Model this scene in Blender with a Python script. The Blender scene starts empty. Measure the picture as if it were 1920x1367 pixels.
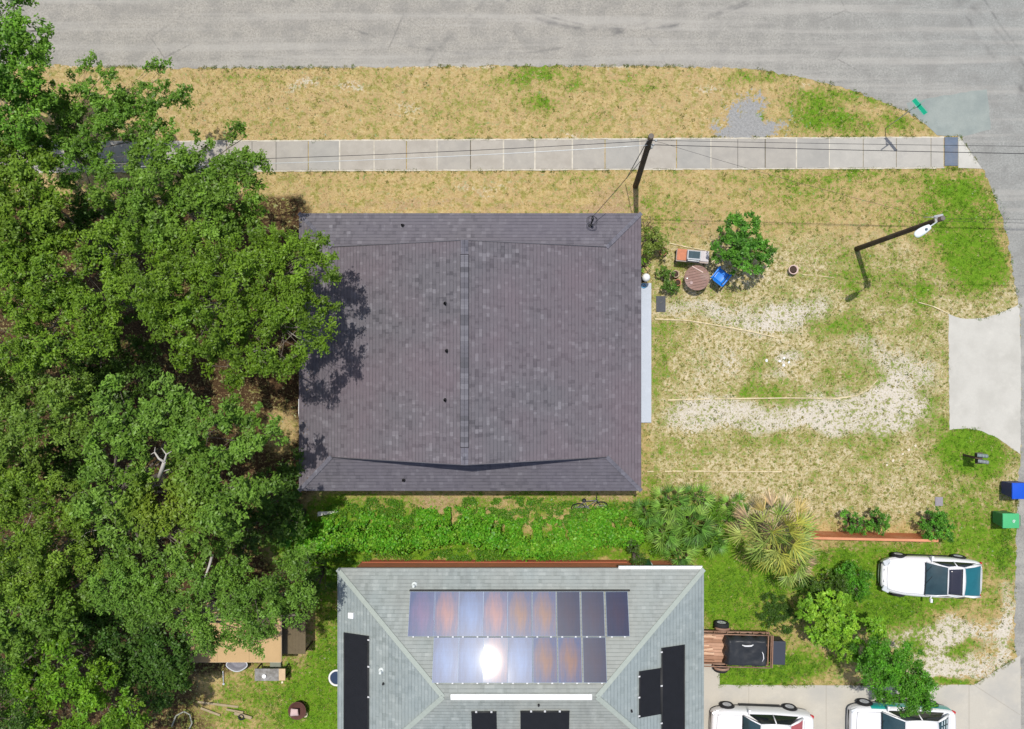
import bpy, bmesh, math, random
import numpy as np
from mathutils import Vector, Matrix
R = math.radians
sc = bpy.context.scene
# ---------------------------------------------------------------- camera, sky, sun
CAMH = 34.0; FPX = 1360.0; NX, NY = 1000.0, 650.0      # height over ground, focal length and nadir in photo pixels
cam_d = bpy.data.cameras.new("camera"); cam = bpy.data.objects.new("camera", cam_d); sc.collection.objects.link(cam)
cam.location = (0, 0, CAMH); cam.rotation_euler = (0, 0, 0)
cam_d.sensor_width = 36; cam_d.lens = FPX/1920*36
cam_d.shift_x = (960-NX)/1920; cam_d.shift_y = -(683.5-NY)/1920
cam_d.clip_start = 0.5; cam_d.clip_end = 2000
sc.camera = cam
SHX, SHY = 0.062, -0.282                              # shadow offset per metre of height
sun_dir = Vector((-SHX, -SHY, 1)).normalized()
el = math.asin(sun_dir.z); az = math.atan2(sun_dir.x, sun_dir.y)
w = bpy.data.worlds.new("World"); sc.world = w; w.use_nodes = True
nt = w.node_tree; nt.nodes.clear()
sky = nt.nodes.new('ShaderNodeTexSky'); sky.sky_type = 'NISHITA'; sky.sun_disc = False
sky.sun_elevation = el; sky.sun_rotation = az; sky.air_density = 1.0; sky.dust_density = 2.0
bg = nt.nodes.new('ShaderNodeBackground'); bg.inputs[1].default_value = 0.125
wo = nt.nodes.new('ShaderNodeOutputWorld'); nt.links.new(sky.outputs[0], bg.inputs[0]); nt.links.new(bg.outputs[0], wo.inputs[0])
sd = bpy.data.lights.new("sun", 'SUN'); sd.energy = 3.6; sd.angle = R(0.6); sd.color = (1.0, 0.96, 0.89)
so = bpy.data.objects.new("sun", sd); sc.collection.objects.link(so)
so.rotation_euler = sun_dir.to_track_quat('Z', 'Y').to_euler(); so.location = (0, 0, 60)
sc.view_settings.view_transform = 'Standard'; sc.view_settings.look = 'None'
sc.view_settings.exposure = 0.0; sc.view_settings.gamma = 1; sc.view_settings.use_curve_mapping = False

rng = np.random.default_rng(7); rnd = random.Random(7)
def P(px, py, z=0.0):                                   # world point seen at photo pixel (px,py) if it stands at height z
    k = (CAMH-z)/FPX
    return Vector(((px-NX)*k, (NY-py)*k, z))
# ---------------------------------------------------------------- node helper / materials
class NT:
    def __init__(s, name):
        s.m = bpy.data.materials.new(name); s.m.use_nodes = True; s.t = s.m.node_tree; s.t.nodes.clear()
    def n(s, typ, ins=None, **pr):
        nd = s.t.nodes.new('ShaderNode'+typ)
        for k, v in pr.items(): setattr(nd, k, v)
        for k, v in (ins or {}).items():
            sk = nd.inputs[k]
            if isinstance(v, bpy.types.NodeSocket): s.t.links.new(v, sk)
            elif isinstance(v, bpy.types.Node): s.t.links.new(v.outputs[0], sk)
            else:
                if hasattr(sk.default_value, '__len__') and len(sk.default_value) == 4 and len(v) == 3: v = (*v, 1)
                sk.default_value = v
        return nd
    def math(s, op, a, b=0.5, c=None, clamp=False):
        d = {0: a, 1: b}
        if c is not None: d[2] = c
        return s.n('Math', d, operation=op, use_clamp=clamp).outputs[0]
    def mix(s, f, a, b, blend='MIX'):
        nd = s.t.nodes.new('ShaderNodeMix'); nd.data_type = 'RGBA'; nd.blend_type = blend
        for i, v in ((0, f), (6, a), (7, b)):
            if isinstance(v, bpy.types.NodeSocket): s.t.links.new(v, nd.inputs[i])
            else:
                if i and len(v) == 3: v = (*v, 1)
                nd.inputs[i].default_value = v
        return nd.outputs[2]
    def noise(s, vec, scale, detail=3, rough=.55, dist=0):
        return s.n('TexNoise', {'Vector': vec, 'Scale': scale, 'Detail': detail, 'Roughness': rough, 'Distortion': dist}).outputs[0]
    def ramp(s, f, stops):
        nd = s.n('ValToRGB', {0: f}); cr = nd.color_ramp
        while len(cr.elements) < len(stops): cr.elements.new(0.5)
        for e, (p, c) in zip(cr.elements, stops):
            e.position = p; e.color = (*c, 1) if len(c) == 3 else c
        return nd.outputs[0]
    def attr(s, name, col=False):
        nd = s.n('Attribute', attribute_name=name); return nd.outputs[0] if col else nd.outputs[2]
    def obj(s): return s.n('TexCoord').outputs[3]
    def pos(s): return s.n('NewGeometry').outputs[0]
    def bump(s, h, strength=.4, dist=.02): return s.n('Bump', {'Height': h, 'Strength': strength, 'Distance': dist}).outputs[0]
    def out(s, col, rough=.8, metal=0., normal=None, spec=.3, **kw):
        d = {'Base Color': col, 'Roughness': rough, 'Metallic': metal, 'Specular IOR Level': spec}
        if normal is not None: d['Normal'] = normal
        for k, v in kw.items(): d[k.replace('_', ' ')] = v
        p = s.n('BsdfPrincipled', d); s.n('OutputMaterial', {0: p.outputs[0]}); return s.m
def S(x): return tuple(((c/255)/12.92 if c/255 <= .04045 else ((c/255+.055)/1.055)**2.4) for c in x)
_mc = {}
def mat(name, col, rough=.7, metal=0., var=.15, scale=6., bump=.0, spec=.3, dirt=None, **kw):
    if name in _mc: return _mc[name]
    a = NT(name); o = a.obj()
    n1 = a.noise(o, scale, 4); c = a.mix(n1, tuple(x*(1-var) for x in col), tuple(min(1, x*(1+var)) for x in col))
    if dirt:
        n2 = a.noise(o, scale*.35, 5, .65); f = a.ramp(n2, [(.45, (0, 0, 0)), (.72, (1, 1, 1))]); c = a.mix(f, c, dirt)
    nm = a.bump(a.noise(o, scale*6, 3), bump, .01) if bump else None
    _mc[name] = a.out(c, rough, metal, nm, spec, **kw); return _mc[name]
# ---------------------------------------------------------------- objects
COL = sc.collection
def tag(o, label=None, cat=None, group=None, kind=None):
    if label: o['label'] = label
    if cat: o['category'] = cat
    if group: o['group'] = group
    if kind: o['kind'] = kind
    return o
def thing(name, label, cat, loc=(0, 0, 0), rz=0, group=None):
    o = bpy.data.objects.new(name, None); COL.objects.link(o); o.location = loc; o.rotation_euler = (0, 0, rz)
    o.empty_display_size = .3
    return tag(o, label, cat, group)
def link(name, me, parent=None):
    o = bpy.data.objects.new(name, me); COL.objects.link(o)
    if parent: o.parent = parent
    return o
def copy_tree(o, parent=None, loc=None, rz=None):
    c = o.copy(); COL.objects.link(c); c.parent = parent
    if loc is not None: c.location = loc
    if rz is not None: c.rotation_euler = (0, 0, rz)
    for ch in list(o.children): copy_tree(ch, c)
    return c
class MB:
    def __init__(s): s.v = []; s.f = []; s.mi = []; s.sm = []; s.m = 0
    def add(s, vs, fs, smooth=False):
        b = len(s.v); s.v += [tuple(v) for v in vs]
        for f in fs: s.f.append([i+b for i in f]); s.mi.append(s.m); s.sm.append(smooth)
        return s
    def box(s, c, d, rz=0, M=None):
        x, y, z = d[0]/2, d[1]/2, d[2]/2; vs = []
        for k in (-1, 1):
            for j in (-1, 1):
                for i in (-1, 1): vs.append(Vector((i*x, j*y, k*z)))
        rot = Matrix.Rotation(rz, 3, 'Z') if M is None else M
        vs = [rot @ v + Vector(c) for v in vs]
        return s.add(vs, [(0, 2, 3, 1), (4, 5, 7, 6), (0, 1, 5, 4), (2, 6, 7, 3), (0, 4, 6, 2), (1, 3, 7, 5)])
    def prism(s, poly, z0, z1):
        n = len(poly); a = sum(poly[i][0]*poly[(i+1) % n][1]-poly[(i+1) % n][0]*poly[i][1] for i in range(n))
        if a < 0: poly = poly[::-1]
        vs = [(p[0], p[1], z0) for p in poly]+[(p[0], p[1], z1) for p in poly]
        fs = [list(range(n, 2*n)), list(range(n))[::-1]]+[(i, (i+1) % n, n+(i+1) % n, n+i) for i in range(n)]
        return s.add(vs, fs)
    def tube(s, pts, rad, n=8, cap=True):
        pts = [Vector(p) for p in pts]; m = len(pts)
        if not hasattr(rad, '__len__'): rad = [rad]*m
        vs = []; fs = []; up = None
        for i, p in enumerate(pts):
            t = (pts[min(i+1, m-1)]-pts[max(i-1, 0)]).normalized()
            if up is None: up = t.orthogonal().normalized()
            up = (up-t*up.dot(t)).normalized() if (up-t*up.dot(t)).length > 1e-5 else t.orthogonal().normalized()
            b = t.cross(up)
            for k in range(n):
                a = 2*math.pi*k/n; vs.append(p+(up*math.cos(a)+b*math.sin(a))*rad[i])
        for i in range(m-1):
            for k in range(n): fs.append((i*n+k, i*n+(k+1) % n, (i+1)*n+(k+1) % n, (i+1)*n+k))
        s.add(vs, fs, True)
        if cap:
            b = len(s.v)-m*n
            s.f.append([b+k for k in range(n)][::-1]); s.mi.append(s.m); s.sm.append(False)
            s.f.append([b+(m-1)*n+k for k in range(n)]); s.mi.append(s.m); s.sm.append(False)
        return s
    def lathe(s, prof, c=(0, 0, 0), n=20, M=None, cap=True):
        vs = []; fs = []; m = len(prof); M = M or Matrix.Identity(3)
        for r, z in prof:
            for k in range(n):
                a = 2*math.pi*k/n; vs.append(M @ Vector((r*math.cos(a), r*math.sin(a), z))+Vector(c))
        for i in range(m-1):
            for k in range(n): fs.append((i*n+k, i*n+(k+1) % n, (i+1)*n+(k+1) % n, (i+1)*n+k))
        s.add(vs, fs, True)
        b = len(s.v)-m*n
        for base, rev in () if not cap else ((b, True), (b+(m-1)*n, False)):
            f = [base+k for k in range(n)]; s.f.append(f[::-1] if rev else f); s.mi.append(s.m); s.sm.append(False)
        return s
    def torus(s, c, R0, r, n=28, k=8, M=None, arc=2*math.pi):
        M = M or Matrix.Identity(3)
        cl = abs(arc-2*math.pi) < 1e-6
        vs = []; fs = []; cnt = n if cl else n+1
        for i in range(cnt):
            a = arc*i/n
            for j in range(k):
                b = 2*math.pi*j/k; q = R0+r*math.cos(b)
                vs.append(M @ Vector((q*math.cos(a), q*math.sin(a), r*math.sin(b)))+Vector(c))
        for i in range(n):
            i2 = (i+1) % cnt
            for j in range(k): fs.append((i*k+j, i2*k+j, i2*k+(j+1) % k, i*k+(j+1) % k))
        return s.add(vs, fs, True)
    def grid(s, rows, smooth=True, flip=False):
        n = len(rows[0]); vs = [p for r in rows for p in r]; fs = []
        for i in range(len(rows)-1):
            for j in range(n-1):
                f = (i*n+j, i*n+j+1, (i+1)*n+j+1, (i+1)*n+j); fs.append(f[::-1] if flip else f)
        return s.add(vs, fs, smooth)
    def patch(s, a, b, c, d, n=6, m=6, bulge=(0, 0, 0), flip=False):
        a, b, c, d, bu = map(Vector, (a, b, c, d, bulge)); rows = []
        for i in range(n+1):
            u = i/n; r = []
            for j in range(m+1):
                v = j/m; p = a*(1-u)*(1-v)+b*u*(1-v)+c*u*v+d*(1-u)*v
                r.append(p+bu*(4*u*(1-u))*(1-(2*v-1)**2*.7))
            rows.append(r)
        return s.grid(rows, True, flip)
    def build(s, name, mats, parent=None, bevel=0, subsurf=0, loc=None, solid=0, seg=2):
        me = bpy.data.meshes.new(name); me.from_pydata(s.v, [], s.f)
        if not isinstance(mats, (list, tuple)): mats = [mats]
        for m in mats: me.materials.append(m)
        me.polygons.foreach_set('material_index', s.mi); me.polygons.foreach_set('use_smooth', s.sm); me.update()
        o = link(name, me, parent)
        if loc is not None: o.location = loc
        if solid:
            q = o.modifiers.new('solid', 'SOLIDIFY'); q.thickness = solid; q.offset = -1
        if bevel:
            q = o.modifiers.new('bevel', 'BEVEL'); q.width = bevel; q.segments = seg; q.limit_method = 'ANGLE'; q.angle_limit = R(40)
        if subsurf:
            q = o.modifiers.new('subsurf', 'SUBSURF'); q.levels = q.render_levels = subsurf
        return o
def np_mesh(name, verts, faces, mats, cols=None, smooth=False, attrs=None):
    """verts (n,3), faces (m,k) arrays; cols (n,3) colour attribute 'col'"""
    me = bpy.data.meshes.new(name); n, m, k = len(verts), len(faces), faces.shape[1]
    me.vertices.add(n); me.vertices.foreach_set('co', np.asarray(verts, np.float32).ravel())
    me.loops.add(m*k); me.loops.foreach_set('vertex_index', faces.astype(np.int32).ravel())
    me.polygons.add(m); me.polygons.foreach_set('loop_start', np.arange(0, m*k, k, dtype=np.int32))
    try: me.polygons.foreach_set('loop_total', np.full(m, k, np.int32))
    except Exception: pass
    if smooth: me.polygons.foreach_set('use_smooth', np.ones(m, bool))
    me.update(calc_edges=True)
    for q in (mats if isinstance(mats, (list, tuple)) else [mats]): me.materials.append(q)
    if cols is not None:
        a = me.attributes.new('col', 'FLOAT_COLOR', 'POINT')
        a.data.foreach_set('color', np.concatenate([cols, np.ones((n, 1))], 1).astype(np.float32).ravel())
    for kk, vv in (attrs or {}).items():
        a = me.attributes.new(kk, 'FLOAT', 'POINT'); a.data.foreach_set('value', vv.astype(np.float32).ravel())
    return me
# ================================================================ GROUND
def vnoise(x, y, s, seed):
    r = np.random.default_rng(seed); g = r.random((257, 257))
    u = x/s+1000.37; v = y/s+1000.71; i = np.floor(u).astype(int); j = np.floor(v).astype(int)
    fu = u-i; fv = v-j; fu = fu*fu*(3-2*fu); fv = fv*fv*(3-2*fv)
    q = lambda a, b: g[a % 256, b % 256]
    return (q(i, j)*(1-fu)*(1-fv)+q(i+1, j)*fu*(1-fv)+q(i, j+1)*(1-fu)*fv+q(i+1, j+1)*fu*fv)
def fbm(x, y, s, seed, o=4):
    t = 0; a = .5; n = 0
    for k in range(o): t = t+a*vnoise(x, y, s/2**k, seed+k); n += a; a *= .55
    return t/n
def inpoly(px, py, poly):
    ins = np.zeros(px.shape, bool); n = len(poly)
    for i in range(n):
        x1, y1 = poly[i]; x2, y2 = poly[(i+1) % n]
        c = ((y1 > py) != (y2 > py)) & (px < (x2-x1)*(py-y1)/((y2-y1) if y2 != y1 else 1e-9)+x1); ins ^= c
    return ins
def segdist(px, py, pts):
    d = np.full(px.shape, 1e9)
    for (x1, y1), (x2, y2) in zip(pts[:-1], pts[1:]):
        L = (x2-x1)**2+(y2-y1)**2; t = np.clip(((px-x1)*(x2-x1)+(py-y1)*(y2-y1))/L, 0, 1)
        d = np.minimum(d, np.hypot(px-x1-t*(x2-x1), py-y1-t*(y2-y1)))
    return d
# plan of the place in photo pixels on the ground (40 px = 1 m)
ROAD = [(-1400, -1200), (3300, -1200), (3300, 2400), (1905, 2400), (1912, 1367), (1913, 1240), (1902, 1215), (1904, 1100), (1906, 1000), (1908, 900), (1914, 850),
        (1912, 575), (1904, 545), (1898, 500), (1888, 440), (1872, 385), (1852, 335), (1841, 316), (1797, 256), (1757, 252),
        (1735, 232), (1700, 208), (1650, 188), (1600, 171), (1550, 156), (1500, 145), (1440, 134), (1380, 127), (1200, 124), (900, 124), (600, 127), (340, 128), (90, 122), (-1400, 118)]
APRON = [(1778, 588), (1792, 594), (1812, 598), (1842, 597), (1868, 590), (1893, 579), (1911, 570), (1914, 700), (1913, 852), (1893, 838), (1868, 820), (1840, 808), (1812, 803), (1780, 806)]
DRIVE = [(1300, 1230), (1349, 1230), (1349, 1284), (1560, 1285), (1826, 1284), (1880, 1250), (1913, 1228), (1914, 1367), (1910, 1560), (1300, 1560)]
WALK = [(-1400, 272), (500, 263), (1000, 261), (1340, 259), (1768, 256), (1797, 256), (1841, 317), (1500, 318), (1000, 320), (500, 322), (-1400, 330)]
# (kind, x, y, rx, ry, weight)
BL = [('g', 1525, 215, 55, 32, 1.0), ('g', 1600, 235, 70, 22, .6), ('g', 1690, 225, 45, 20, .55), ('g', 1600, 182, 90, 12, .7), ('g', 1010, 198, 34, 14, .8),
 ('g', 1035, 145, 60, 18, .6), ('g', 1440, 330, 70, 10, .4), ('g', 1420, 150, 80, 10, .55), ('g', 700, 145, 60, 10, .3), ('g', 470, 140, 50, 14, .35), ('g', 660, 343, 50, 12, .3),
 ('g', 1808, 430, 60, 84, .92), ('g', 1800, 350, 40, 22, .55), ('g', 1725, 350, 50, 22, .4), ('g', 1845, 500, 36, 44, .6), ('g', 1690, 420, 30, 30, .5),
 ('g', 1620, 520, 45, 48, .8), ('g', 1705, 535, 38, 40, .75), ('g', 1585, 608, 52, 22, .95), ('g', 1500, 400, 60, 50, .35), ('g', 1560, 350, 90, 30, .4),
 ('g', 1250, 430, 50, 90, .35), ('g', 1240, 640, 30, 40, .45), ('g', 1230, 715, 26, 50, .35), ('g', 1420, 715, 25, 50, .6), ('g', 1470, 745, 60, 18, .85), ('g', 1370, 742, 30, 12, .6),
 ('g', 1600, 700, 55, 40, .5), ('g', 1270, 850, 90, 30, .3), ('g', 1480, 830, 110, 18, .45), ('g', 1600, 870, 140, 30, .15), ('g', 1710, 610, 50, 20, .4), ('g', 1640, 820, 50, 40, .5),
 ('g', 1800, 840, 45, 45, .8), ('g', 1840, 850, 50, 40, .65), ('g', 1800, 920, 60, 60, .35), ('g', 1740, 760, 30, 40, .4), ('g', 1890, 1020, 22, 60, .9), ('g', 1830, 990, 50, 40, .5), ('g', 1760, 1040, 80, 30, .7),
 ('g', 1390, 1110, 80, 75, 1.15), ('g', 1340, 1060, 30, 60, .7), ('g', 1450, 1250, 95, 34, 1.3), ('g', 1390, 1270, 60, 14, .7), ('g', 1610, 1090, 90, 60, 1.1), ('g', 1640, 1150, 110, 28, .9), ('g', 1790, 1125, 90, 16, .5),
 ('g', 1560, 1040, 70, 20, .3), ('g', 1800, 1217, 34, 14, 1.0), ('g', 1760, 1278, 90, 7, .9), ('g', 1720, 1225, 22, 26, .7), ('g', 1850, 1060, 25, 60, .5),
 ('g', 620, 1150, 34, 160, .95), ('g', 590, 1300, 45, 70, .9), ('g', 520, 1310, 90, 60, .55), ('g', 380, 1340, 90, 50, .45), ('g', 470, 1260, 60, 40, .4), ('g', 640, 1060, 60, 20, .5), ('g', 600, 1360, 60, 40, .9),
 ('g', 870, 1020, 330, 26, 1.2), ('g', 970, 1040, 145, 14, 1.2), ('g', 690, 960, 100, 30, .9), ('g', 560, 1020, 60, 60, .8), ('g', 1040, 945, 100, 24, .8), ('g', 1250, 980, 80, 60, .9), ('g', 880, 950, 30, 20, .5),
 ('s', 1390, 592, 130, 20, .8), ('s', 1490, 590, 50, 34, .85), ('s', 1440, 620, 50, 18, .7), ('s', 1630, 650, 60, 46, .6), ('s', 1700, 735, 66, 58, 1.0), ('s', 1620, 780, 90, 34, .95), ('s', 1400, 785, 150, 26, .85), ('s', 1300, 768, 60, 22, .7),
 ('s', 1350, 700, 70, 30, .45), ('s', 1480, 668, 26, 14, .75), ('s', 1300, 570, 50, 16, .45), ('s', 1460, 705, 26, 14, .5), ('s', 1540, 740, 60, 30, .4), ('s', 1340, 655, 60, 30, .3),
 ('s', 1790, 1185, 80, 26, 1.15), ('s', 1720, 1200, 56, 15, 1.1), ('s', 1790, 1245, 74, 24, 1.15), ('s', 1740, 1240, 30, 24, 1.0), ('s', 1893, 1180, 12, 85, .9), ('s', 1700, 1160, 14, 10, .7), ('s', 1555, 1262, 30, 16, .6), ('s', 1600, 1055, 16, 10, .4), ('s', 1820, 1045, 20, 12, .5),
 ('s', 1885, 1075, 10, 40, .5), ('s', 1870, 370, 12, 40, .45), ('s', 560, 155, 40, 10, .5), ('s', 660, 168, 26, 8, .5), ('s', 1250, 530, 20, 80, .3), ('s', 1130, 1035, 70, 10, .5), ('s', 640, 968, 28, 14, .4),
 ('s', 1495, 180, 14, 24, .5), ('s', 1350, 235, 16, 14, .6), ('s', 1530, 1215, 24, 20, .4), ('s', 1700, 560, 50, 20, .3),
 ('p', 1416, 240, 56, 18, 1.25), ('p', 1402, 208, 26, 28, 1.05), ('p', 1364, 238, 26, 10, .6), ('g', 1424, 214, 12, 7, 2.5),
 ('b', 1150, 370, 60, 30, .5), ('b', 1290, 440, 60, 26, .35), ('b', 1300, 400, 120, 30, .3), ('b', 840, 390, 300, 8, .5), ('b', 1640, 445, 80, 40, .35), ('b', 1560, 480, 60, 30, .3), ('b', 1290, 905, 130, 26, .7), ('b', 1640, 940, 140, 44, .45), ('b', 1540, 1255, 50, 24, .4),
 ('b', 850, 950, 120, 20, .7), ('b', 1100, 935, 90, 12, .6), ('b', 1140, 1030, 46, 16, .8), ('b', 620, 1240, 20, 60, .2), ('b', 560, 1250, 30, 30, .9), ('b', 1590, 1030, 90, 14, .8), ('b', 700, 1035, 60, 10, .6), ('b', 1270, 1050, 50, 20, .8), ('b', 1440, 1180, 70, 26, .4),
 ('b', 530, 800, 40, 50, .3), ('g', 960, 150, 40, 16, .4), ('g', 1200, 160, 50, 14, .4), ('g', 860, 215, 40, 14, .25), ('s', 760, 200, 30, 12, .4), ('s', 1080, 250, 40, 8, .4), ('s', 1330, 165, 30, 12, .35), ('s', 900, 350, 60, 10, .35), ('g', 1090, 335, 40, 10, .4), ('b', 500, 200, 80, 26, .3), ('b', 1200, 220, 90, 24, .3), ('g', 1600, 330, 60, 8, .4)]
def masks(px, py):
    wx = px+(fbm(px, py, 46, 11)-.5)*56; wy = py+(fbm(px, py, 46, 21)-.5)*44
    out = {k: np.zeros(px.shape) for k in 'gspb'}
    for k, x, y, rx, ry, wt in BL:
        d = ((wx-x)/rx)**2+((wy-y)/ry)**2
        m = d < 6
        out[k][m] = np.maximum(out[k][m], 0)+wt*np.exp(-d[m]**1.4*.55)
    lot = np.clip((px-1205)/30, 0, 1)*np.clip((py-330)/60, 0, 1)
    out['g'] = out['g']*(1-.34*lot*(py < 1000)*(px < 1720))+.16*lot+(fbm(px, py, 90, 5)-.5)*.6+(fbm(px, py, 26, 55)-.5)*.45
    out['s'] += (fbm(px, py, 60, 6)-.52)*.8*lot*(py < 900)+(fbm(px, py, 40, 66)-.6)*.5
    east = np.clip((1896-px)/20, 0, 1)*np.clip((px-1860)/20, 0, 1)
    out['s'] += np.exp(-((py-124)/4.)**2)*.55*(px < 1500)
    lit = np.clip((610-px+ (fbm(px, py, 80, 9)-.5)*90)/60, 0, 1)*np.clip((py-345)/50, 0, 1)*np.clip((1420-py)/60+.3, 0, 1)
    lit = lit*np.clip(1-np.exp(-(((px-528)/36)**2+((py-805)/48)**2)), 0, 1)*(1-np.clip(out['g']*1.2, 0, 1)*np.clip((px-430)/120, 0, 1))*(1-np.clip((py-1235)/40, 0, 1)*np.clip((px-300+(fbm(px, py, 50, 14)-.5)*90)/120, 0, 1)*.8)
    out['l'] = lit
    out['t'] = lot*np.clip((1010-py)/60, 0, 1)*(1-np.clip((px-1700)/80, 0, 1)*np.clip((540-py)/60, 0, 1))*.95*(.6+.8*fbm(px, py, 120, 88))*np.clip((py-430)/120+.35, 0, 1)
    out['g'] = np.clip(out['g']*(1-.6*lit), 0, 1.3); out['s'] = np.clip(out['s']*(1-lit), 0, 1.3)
    # narrow strip of green beside sidewalk and house kerb weeds
    return {k: np.clip(v, 0, 1.4) for k, v in out.items()}
xs = np.concatenate([np.linspace(-6000, -420, 12), np.arange(-400, -40, 20), np.arange(-40, 1962, 3.2), np.arange(1970, 2420, 20), np.linspace(2440, 8000, 12)])
ys = np.concatenate([np.linspace(-5000, -420, 12), np.arange(-400, 80, 20), np.arange(90, 1402, 3.2), np.arange(1410, 1900, 20), np.linspace(1920, 7000, 12)])
GX, GY = np.meshgrid(xs, ys); mk = masks(GX.ravel(), GY.ravel())
n0, n1 = len(ys), len(xs); idx = np.arange(n0*n1).reshape(n0, n1)
F = np.stack([idx[:-1, :-1], idx[1:, :-1], idx[1:, 1:], idx[:-1, 1:]], -1).reshape(-1, 4)
gv = np.stack([(GX.ravel()-NX)/40, (NY-GY.ravel())/40, np.zeros(n0*n1)], 1)
def ground_mat():
    a = NT('ground_soil_and_grass'); o = a.pos()
    n_big = a.noise(o, .35, 4); n_med = a.noise(o, 1.7, 5, .6); n_f = a.noise(o, 9, 5, .7); n_ff = a.noise(o, 30, 4, .75)
    grain = a.math('ADD', a.math('MULTIPLY', n_f, .6), a.math('MULTIPLY', n_ff, .4))
    dry = a.ramp(a.math('ADD', a.math('MULTIPLY', grain, .6), a.math('MULTIPLY', a.noise(o, 5.5, 4, .7), .4)), [(.34, (.20, .14, .045)), (.43, (.42, .305, .115)), (.52, (.58, .44, .20)), (.62, (.71, .58, .345))])
    dry = a.mix(a.ramp(n_med, [(.38, (0, 0, 0)), (.7, (1, 1, 1))]), dry, a.ramp(grain, [(.35, (.38, .25, .11)), (.6, (.60, .43, .24))]))
    oliv = a.ramp(grain, [(.34, (.15, .15, .028)), (.50, (.29, .28, .065)), (.62, (.47, .43, .16))])
    dry = a.mix(a.ramp(a.noise(o, 2.6, 5, .65), [(.505, (0, 0, 0)), (.60, (.8, .8, .8))]), dry, oliv)
    green = a.ramp(grain, [(.30, (.075, .125, .012)), (.46, (.13, .25, .014)), (.60, (.24, .37, .035))])
    green = a.mix(n_med, green, a.ramp(grain, [(.32, (.055, .15, .008)), (.6, (.16, .33, .018))]))
    sand = a.ramp(grain, [(.30, (.52, .43, .32)), (.44, (.66, .585, .47)), (.62, (.78, .73, .64))])
    bare = a.ramp(grain, [(.32, (.27, .17, .085)), (.5, (.46, .32, .18)), (.66, (.60, .46, .30))])
    shaded_litr = a.ramp(grain, [(.30, (.025, .015, .008)), (.48, (.075, .044, .022)), (.62, (.17, .105, .055))])  # leaf litter, its browns also lowered to hold the shade under the oaks
    pav = a.ramp(grain, [(.32, (.24, .24, .23)), (.6, (.42, .415, .40))])
    n_sp = a.noise(o, 5.5, 4, .7)
    def soft(at, k=.9, lo=.42, hi=.62, ks=.9, km=1.0):
        v = a.math('ADD', a.attr(at), a.math('MULTIPLY', a.math('SUBTRACT', grain, .5), k*1.6))
        v = a.math('ADD', v, a.math('MULTIPLY', a.math('SUBTRACT', n_sp, .5), ks))
        v = a.math('ADD', v, a.math('MULTIPLY', a.math('SUBTRACT', n_med, .5), km))
        return a.ramp(v, [(lo, (0, 0, 0)), (hi, (1, 1, 1))])
    c = a.mix(soft('b', .8, .3, .6), dry, bare)
    c = a.mix(soft('l', .7, .3, .6), c, shaded_litr)
        # lot: sandy tan broken by small olive tufts
    lotn = a.math('ADD', a.math('MULTIPLY', n_sp, .75), a.math('MULTIPLY', n_ff, .25))
    lotc = a.ramp(lotn, [(.40, (.15, .15, .035)), (.455, (.34, .30, .11)), (.50, (.62, .51, .30)), (.56, (.76, .67, .48))])
    lotf = a.ramp(a.math('ADD', a.attr('t'), a.math('MULTIPLY', a.math('SUBTRACT', n_med, .5), .7)), [(.25, (0, 0, 0)), (.75, (1, 1, 1))])
    c = a.mix(a.math('MULTIPLY', lotf, .85), c, lotc)
    # little weeds dotted over the sand
    c = a.mix(soft('s', 2.6, .46, .72, 3.6, 1.6), c, sand)
    dots = a.n('TexVoronoi', {'Vector': o, 'Scale': 5.5, 'Randomness': 1.0}).outputs[0]
    dn = a.math('ADD', dots, a.math('MULTIPLY', n_f, .25))
    dm = a.math('MULTIPLY', a.ramp(dn, [(.20, (1, 1, 1)), (.33, (0, 0, 0))]), a.ramp(a.attr('s'), [(.12, (0, 0, 0)), (.4, (1, 1, 1))]))
    c = a.mix(a.math('MULTIPLY', dm, .85), c, (.12, .12, .04))
    c = a.mix(a.math('MULTIPLY', soft('g', 2.4, .26, .55, 3.0, 1.8), .85), c, oliv)
    c = a.mix(soft('g', 2.4, .56, 1.15, 2.6, 1.9), c, green)
    c = a.mix(soft('p', 1.6, .50, .75, 2.6), c, pav)
    h = a.math('ADD', a.math('MULTIPLY', n_f, .5), n_ff)
    return a.out(c, .95, 0, a.bump(h, .9, .06), .1)
gm = ground_mat()
me = np_mesh('ground', gv, F, gm, attrs=mk); gr = link('ground', me); tag(gr, kind='structure')
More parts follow.
